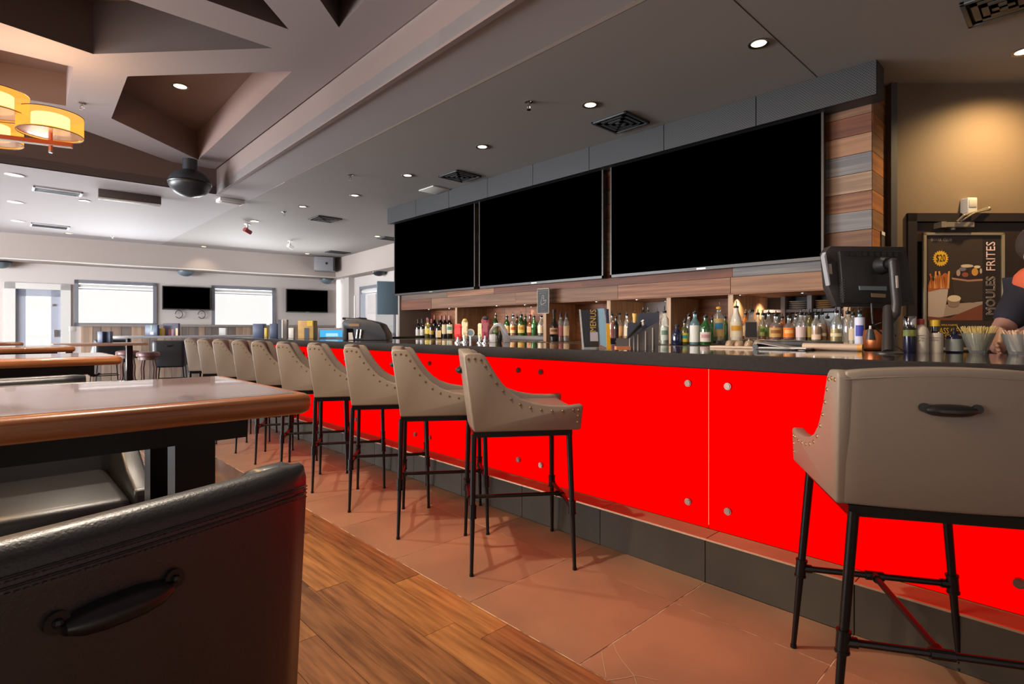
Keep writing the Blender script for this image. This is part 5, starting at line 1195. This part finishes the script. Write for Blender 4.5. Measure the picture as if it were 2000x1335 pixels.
# dark machine (coffee / printer) with chrome spouts
c = P(718, X=2.62); k = (c-CAM).dot(FW)/FPX; ybb = 643+.102*(718+17)/(1.379*2.62)
mc = thing('bar_printer', 'bulky dark machine with rounded hood standing on the far bar', 'machine', (c.x, c.y, ZB), -YAW)
f = lambda l: [((x-718)*k, (ybb-y)*k) for x, y in l]
MB().prism(f([(676,ybb-.3), (675,630), (683,622), (706,622), (735,628), (748,633), (758,650), (761,ybb-.3), (700,ybb-.3), (697,642), (684,642), (684,ybb-.3)]), 'y', -.12, .16).build('hood', mat('machine_grey', (62,66,74), .35), mc, bevel=.008)
MB().prism(f([(684,643), (698,643), (700,ybb-.3), (684,ybb-.3)]), 'y', -.06, .14).build('recess', m_black, mc, smooth=0)
MB().prism(f([(686,649), (694,649), (696,ybb-1), (687,ybb-1)]), 'y', -.10, -.06).build('paper_roll', m_white, mc, smooth=0)
for x_ in (704, 711): MB().cyl((((x_-718)*k), -.13, .02), ((x_-716)*k, -.13, .10), .010, n=10).build('spout', m_chrome, mc)
MB().prism(f([(688,632), (708,632), (709,637), (689,637)]), 'y', -.125, -.119).build('trim_plate', mat('tan_plate', (150,120,90), .4), mc, smooth=0)
for i in range(7): MB().cyl(((677+5*i-718)*k, -.1, (ybb-624+abs(i-3)*.6)*k), ((677+5*i-718)*k, .14, (ybb-624+abs(i-3)*.6)*k), .012, n=8).build('rib', m_black, mc)
# items standing on the far long table
def far_item(name, label, cat, px0, px1, py0, m, Yp=12.4, zt=1.03, th=.06, parts=()):
    c = P((px0+px1)/2, Y=Yp); k = (c-CAM).dot(FW)/FPX; h = (H-zt)+(643-py0)*k; w = (px1-px0)*k/2
    t = thing(name, label, cat, (c.x, c.y, zt), -YAW)
    MB().box(-w, w, -th/2, th/2, 0, h).build('body', m, t, bevel=.004)
    for nm, (a, b, c_, d_), mm in parts: MB().box((a*2-1)*w, (b*2-1)*w, -th/2-.004, -th/2, c_*h, d_*h).build(nm, mm, t, smooth=0)
mnv = MATS['navy_block']
far_item('menu_block', 'dark menu block on the long pale table, left of the yellow box', 'menu', 285, 309, 634, mnv, parts=(('white_tag', (.45,.7,.1,.35), m_white), ('green_strip', (.45,.6,.5,.95), mat('strip_green', (110,140,110), .5))))
far_item('yellow_box', 'small yellow box on the long pale table', 'box', 311, 316, 641, MATS['yellow_box'])
far_item('condiment_rack', 'dark condiment rack with orange bottles on the long pale table', 'rack', 320, 350, 631, mat('rack_dark', (70,66,84), .5), parts=(('orange_bottle', (.02,.16,.0,.6), mat('sauce_orange', (214,150,70), .4)), ('orange_bottle', (.84,.98,.0,.6), mat('sauce_orange', (214,150,70), .4)), ('red_bottle', (.35,.5,.0,.5), mat('sauce_red', (140,60,60), .4)), ('red_bottle', (.55,.7,.0,.5), mat('sauce_red', (140,60,60), .4))))
far_item('white_tent_card', 'white tent card standing on the long pale table', 'card', 429, 442, 640, m_white)
far_item('menu_block', 'small dark menu block in front of the wainscot at the left', 'menu', 193, 203, 647, mnv, lt.location.y, .942)
far_item('menu_block', 'small dark menu block right of the greenish strip at the left', 'menu', 208, 218, 647, mnv, lt.location.y, .942)
# notice sheet on the side wall
a_s, a_z = sd_s(690, 596); nt_ = thing('notice_sheet', 'tall white notice with dark marks on the side wall', 'notice'); nt_.matrix_world = MS @ Matrix.Translation((a_s, .34, a_z))
MB().box(-.16, .16, -.006, .004, -.32, .24).build('sheet', m_white, nt_, smooth=0)
for dx, z_, w_ in ((.0,.16,.05), (-.02,.05,.09), (-.05,-.06,.03), (.03,-.12,.04), (-.02,-.2,.08), (0,-.27,.06)): MB().box(dx-w_/2*1.6, dx+w_/2*1.6, -.01, -.006, z_-.012, z_+.02).build('mark', m_dark, nt_, smooth=0)
# ================================================================== PERSON
pn = thing('person', 'person in a dark shirt with orange shoulder, leaning at the right edge', 'person', (0,0,0))
def skin(name, verts, edges, radii, m, sub=2, root=0):
    me = bpy.data.meshes.new(name); me.from_pydata(verts, edges, []); me.materials.append(m)
    o = bpy.data.objects.new(name, me); COL.objects.link(o); o.parent = pn
    o.modifiers.new('s', 'SKIN'); 
    o.modifiers['s'].use_smooth_shade = True
    for i, r in enumerate(radii): me.skin_vertices[0].data[i].radius = r if isinstance(r, tuple) else (r, r)
    for i in range(len(verts)): me.skin_vertices[0].data[i].use_root = (i == root)
    ss = o.modifiers.new('u', 'SUBSURF'); ss.levels = sub; ss.render_levels = sub
    return o
m_skin = mat('skin', (176,128,112), .5); m_shirt = mat('navy_shirt', (34,32,44), .8, bump=.3, bscale=60); m_or = mat('orange_cloth', (226,104,66), .7); m_hair = mat('hair', (60,44,38), .8); m_pants = mat('dark_trousers', (30,28,32), .8)
pz = 2.75
W3 = lambda px, py, dx=0: P(px, py, d=pz+dx)
head = W3(2042, 497); neck = W3(2040, 540, .03); chest = W3(2045, 585, .05); belly = W3(2062, 680, .1)
pelvis = Vector((belly.x+.03, belly.y-.02, .92)); 
shL = W3(2006, 574, .02); elL = W3(1953, 648, .0); wrL = W3(1950, 672, -.18); 
shR = W3(2105, 566, .1); elR = W3(2130, 645, .05); wrR = W3(2080, 665, -.2)
hipL = pelvis+Vector((-.06,.07,-.02)); hipR = pelvis+Vector((.06,-.09,-.02)); knL = Vector((hipL.x-.03, hipL.y+.03, .48)); knR = Vector((hipR.x, hipR.y-.03, .48)); anL = Vector((knL.x+.03, knL.y, .08)); anR = Vector((knR.x+.03, knR.y, .08)); toL = anL+Vector((-.14,.03,-.04)); toR = anR+Vector((-.14,0,-.04))
hd = (wrL-elL).normalized()
V = [pelvis, belly, chest, neck, head-Vector((0,0,.05)), head+Vector((0,0,.07)), shL, elL, wrL, wrL+hd*.05, wrL+hd*.09, shR, elR, wrR, wrR+(wrR-elR).normalized()*.09, hipL, knL, anL, toL, hipR, knR, anR, toR]
E = [(0,1), (1,2), (2,3), (3,4), (4,5), (2,6), (6,7), (7,8), (8,9), (9,10), (2,11), (11,12), (12,13), (13,14), (0,15), (15,16), (16,17), (17,18), (0,19), (19,20), (20,21), (21,22)]
Rr = [.14,.13,.15,.055,.075,.085,.065,.047,.030,.038,.026,.065,.047,.030,.03,.09,.06,.045,.035,.09,.06,.045,.035]
body = skin('body', V, E, Rr, m_skin)
side = hd.cross(FW).normalized()
for i, (o_, ln, rr) in enumerate(((-.024,.055,.0085), (-.008,.065,.009), (.008,.060,.009), (.024,.048,.008))):
    b0 = wrL+hd*.07+side*o_; b1 = wrL+hd*(.09+ln*.5)+side*o_*1.1; b2 = wrL+hd*(.09+ln)+side*o_*1.1-FW*.015
    skin('finger', [b0, b1, b2], [(0,1), (1,2)], [rr, rr, rr*.8], m_skin, 1)
skin('thumb', [wrL+hd*.03+side*.025, wrL+hd*.06+side*.05, wrL+hd*.09+side*.052-FW*.01], [(0,1), (1,2)], [.011,.0105,.009], m_skin, 1)
skin('shirt', [pelvis+Vector((0,0,.02)), belly, chest, neck-Vector((0,0,.06)), shL, (shL+elL)/2, elL*.85+shL*.15, shR, (shR+elR)/2], [(0,1), (1,2), (2,3), (2,4), (4,5), (5,6), (2,7), (7,8)], [.17,.155,.165,.085,.095,.078,.07,.095,.078], m_shirt)
skin('shoulder_panel', [W3(2052, 556, -.03), W3(2022, 556, -.03), W3(1999, 566, -.03)], [(0,1), (1,2)], [(.11,.11),(.118,.118),(.092,.092)], m_or)
skin('trousers', [pelvis, hipL, knL, anL+Vector((0,0,.02)), hipR, knR, anR+Vector((0,0,.02))], [(0,1), (1,2), (2,3), (0,4), (4,5), (5,6)], [.16,.105,.075,.06,.105,.075,.06], m_pants)
fd = -FW; hc = head+Vector((0,0,.03))
hm = MB().ball(hc+FW*.02+Vector((0,0,.03)), .095, .1, .105, 20, 12); hm.build('hair', m_hair, pn)
fc = MB(); 
for s_ in (-1, 1): MB().ball(hc-FW*.082+RT*.032*s_+Vector((0,0,-.03)), .011, n=10, m=6).build('eye', m_white, pn); MB().ball(hc+RT*.085*s_+Vector((0,0,-.04)), .012, .02, .03, 10, 6).build('ear', m_skin, pn)
MB().cyl(hc-FW*.082+Vector((0,0,-.03)), hc-FW*.105+Vector((0,0,-.07)), .008, .015, 8).build('nose', m_skin, pn)
MB().ball(hc-FW*.084+Vector((0,0,-.095)), .024, .008, .008, 10, 6).build('mouth', mat('lip', (150,80,76), .5), pn)
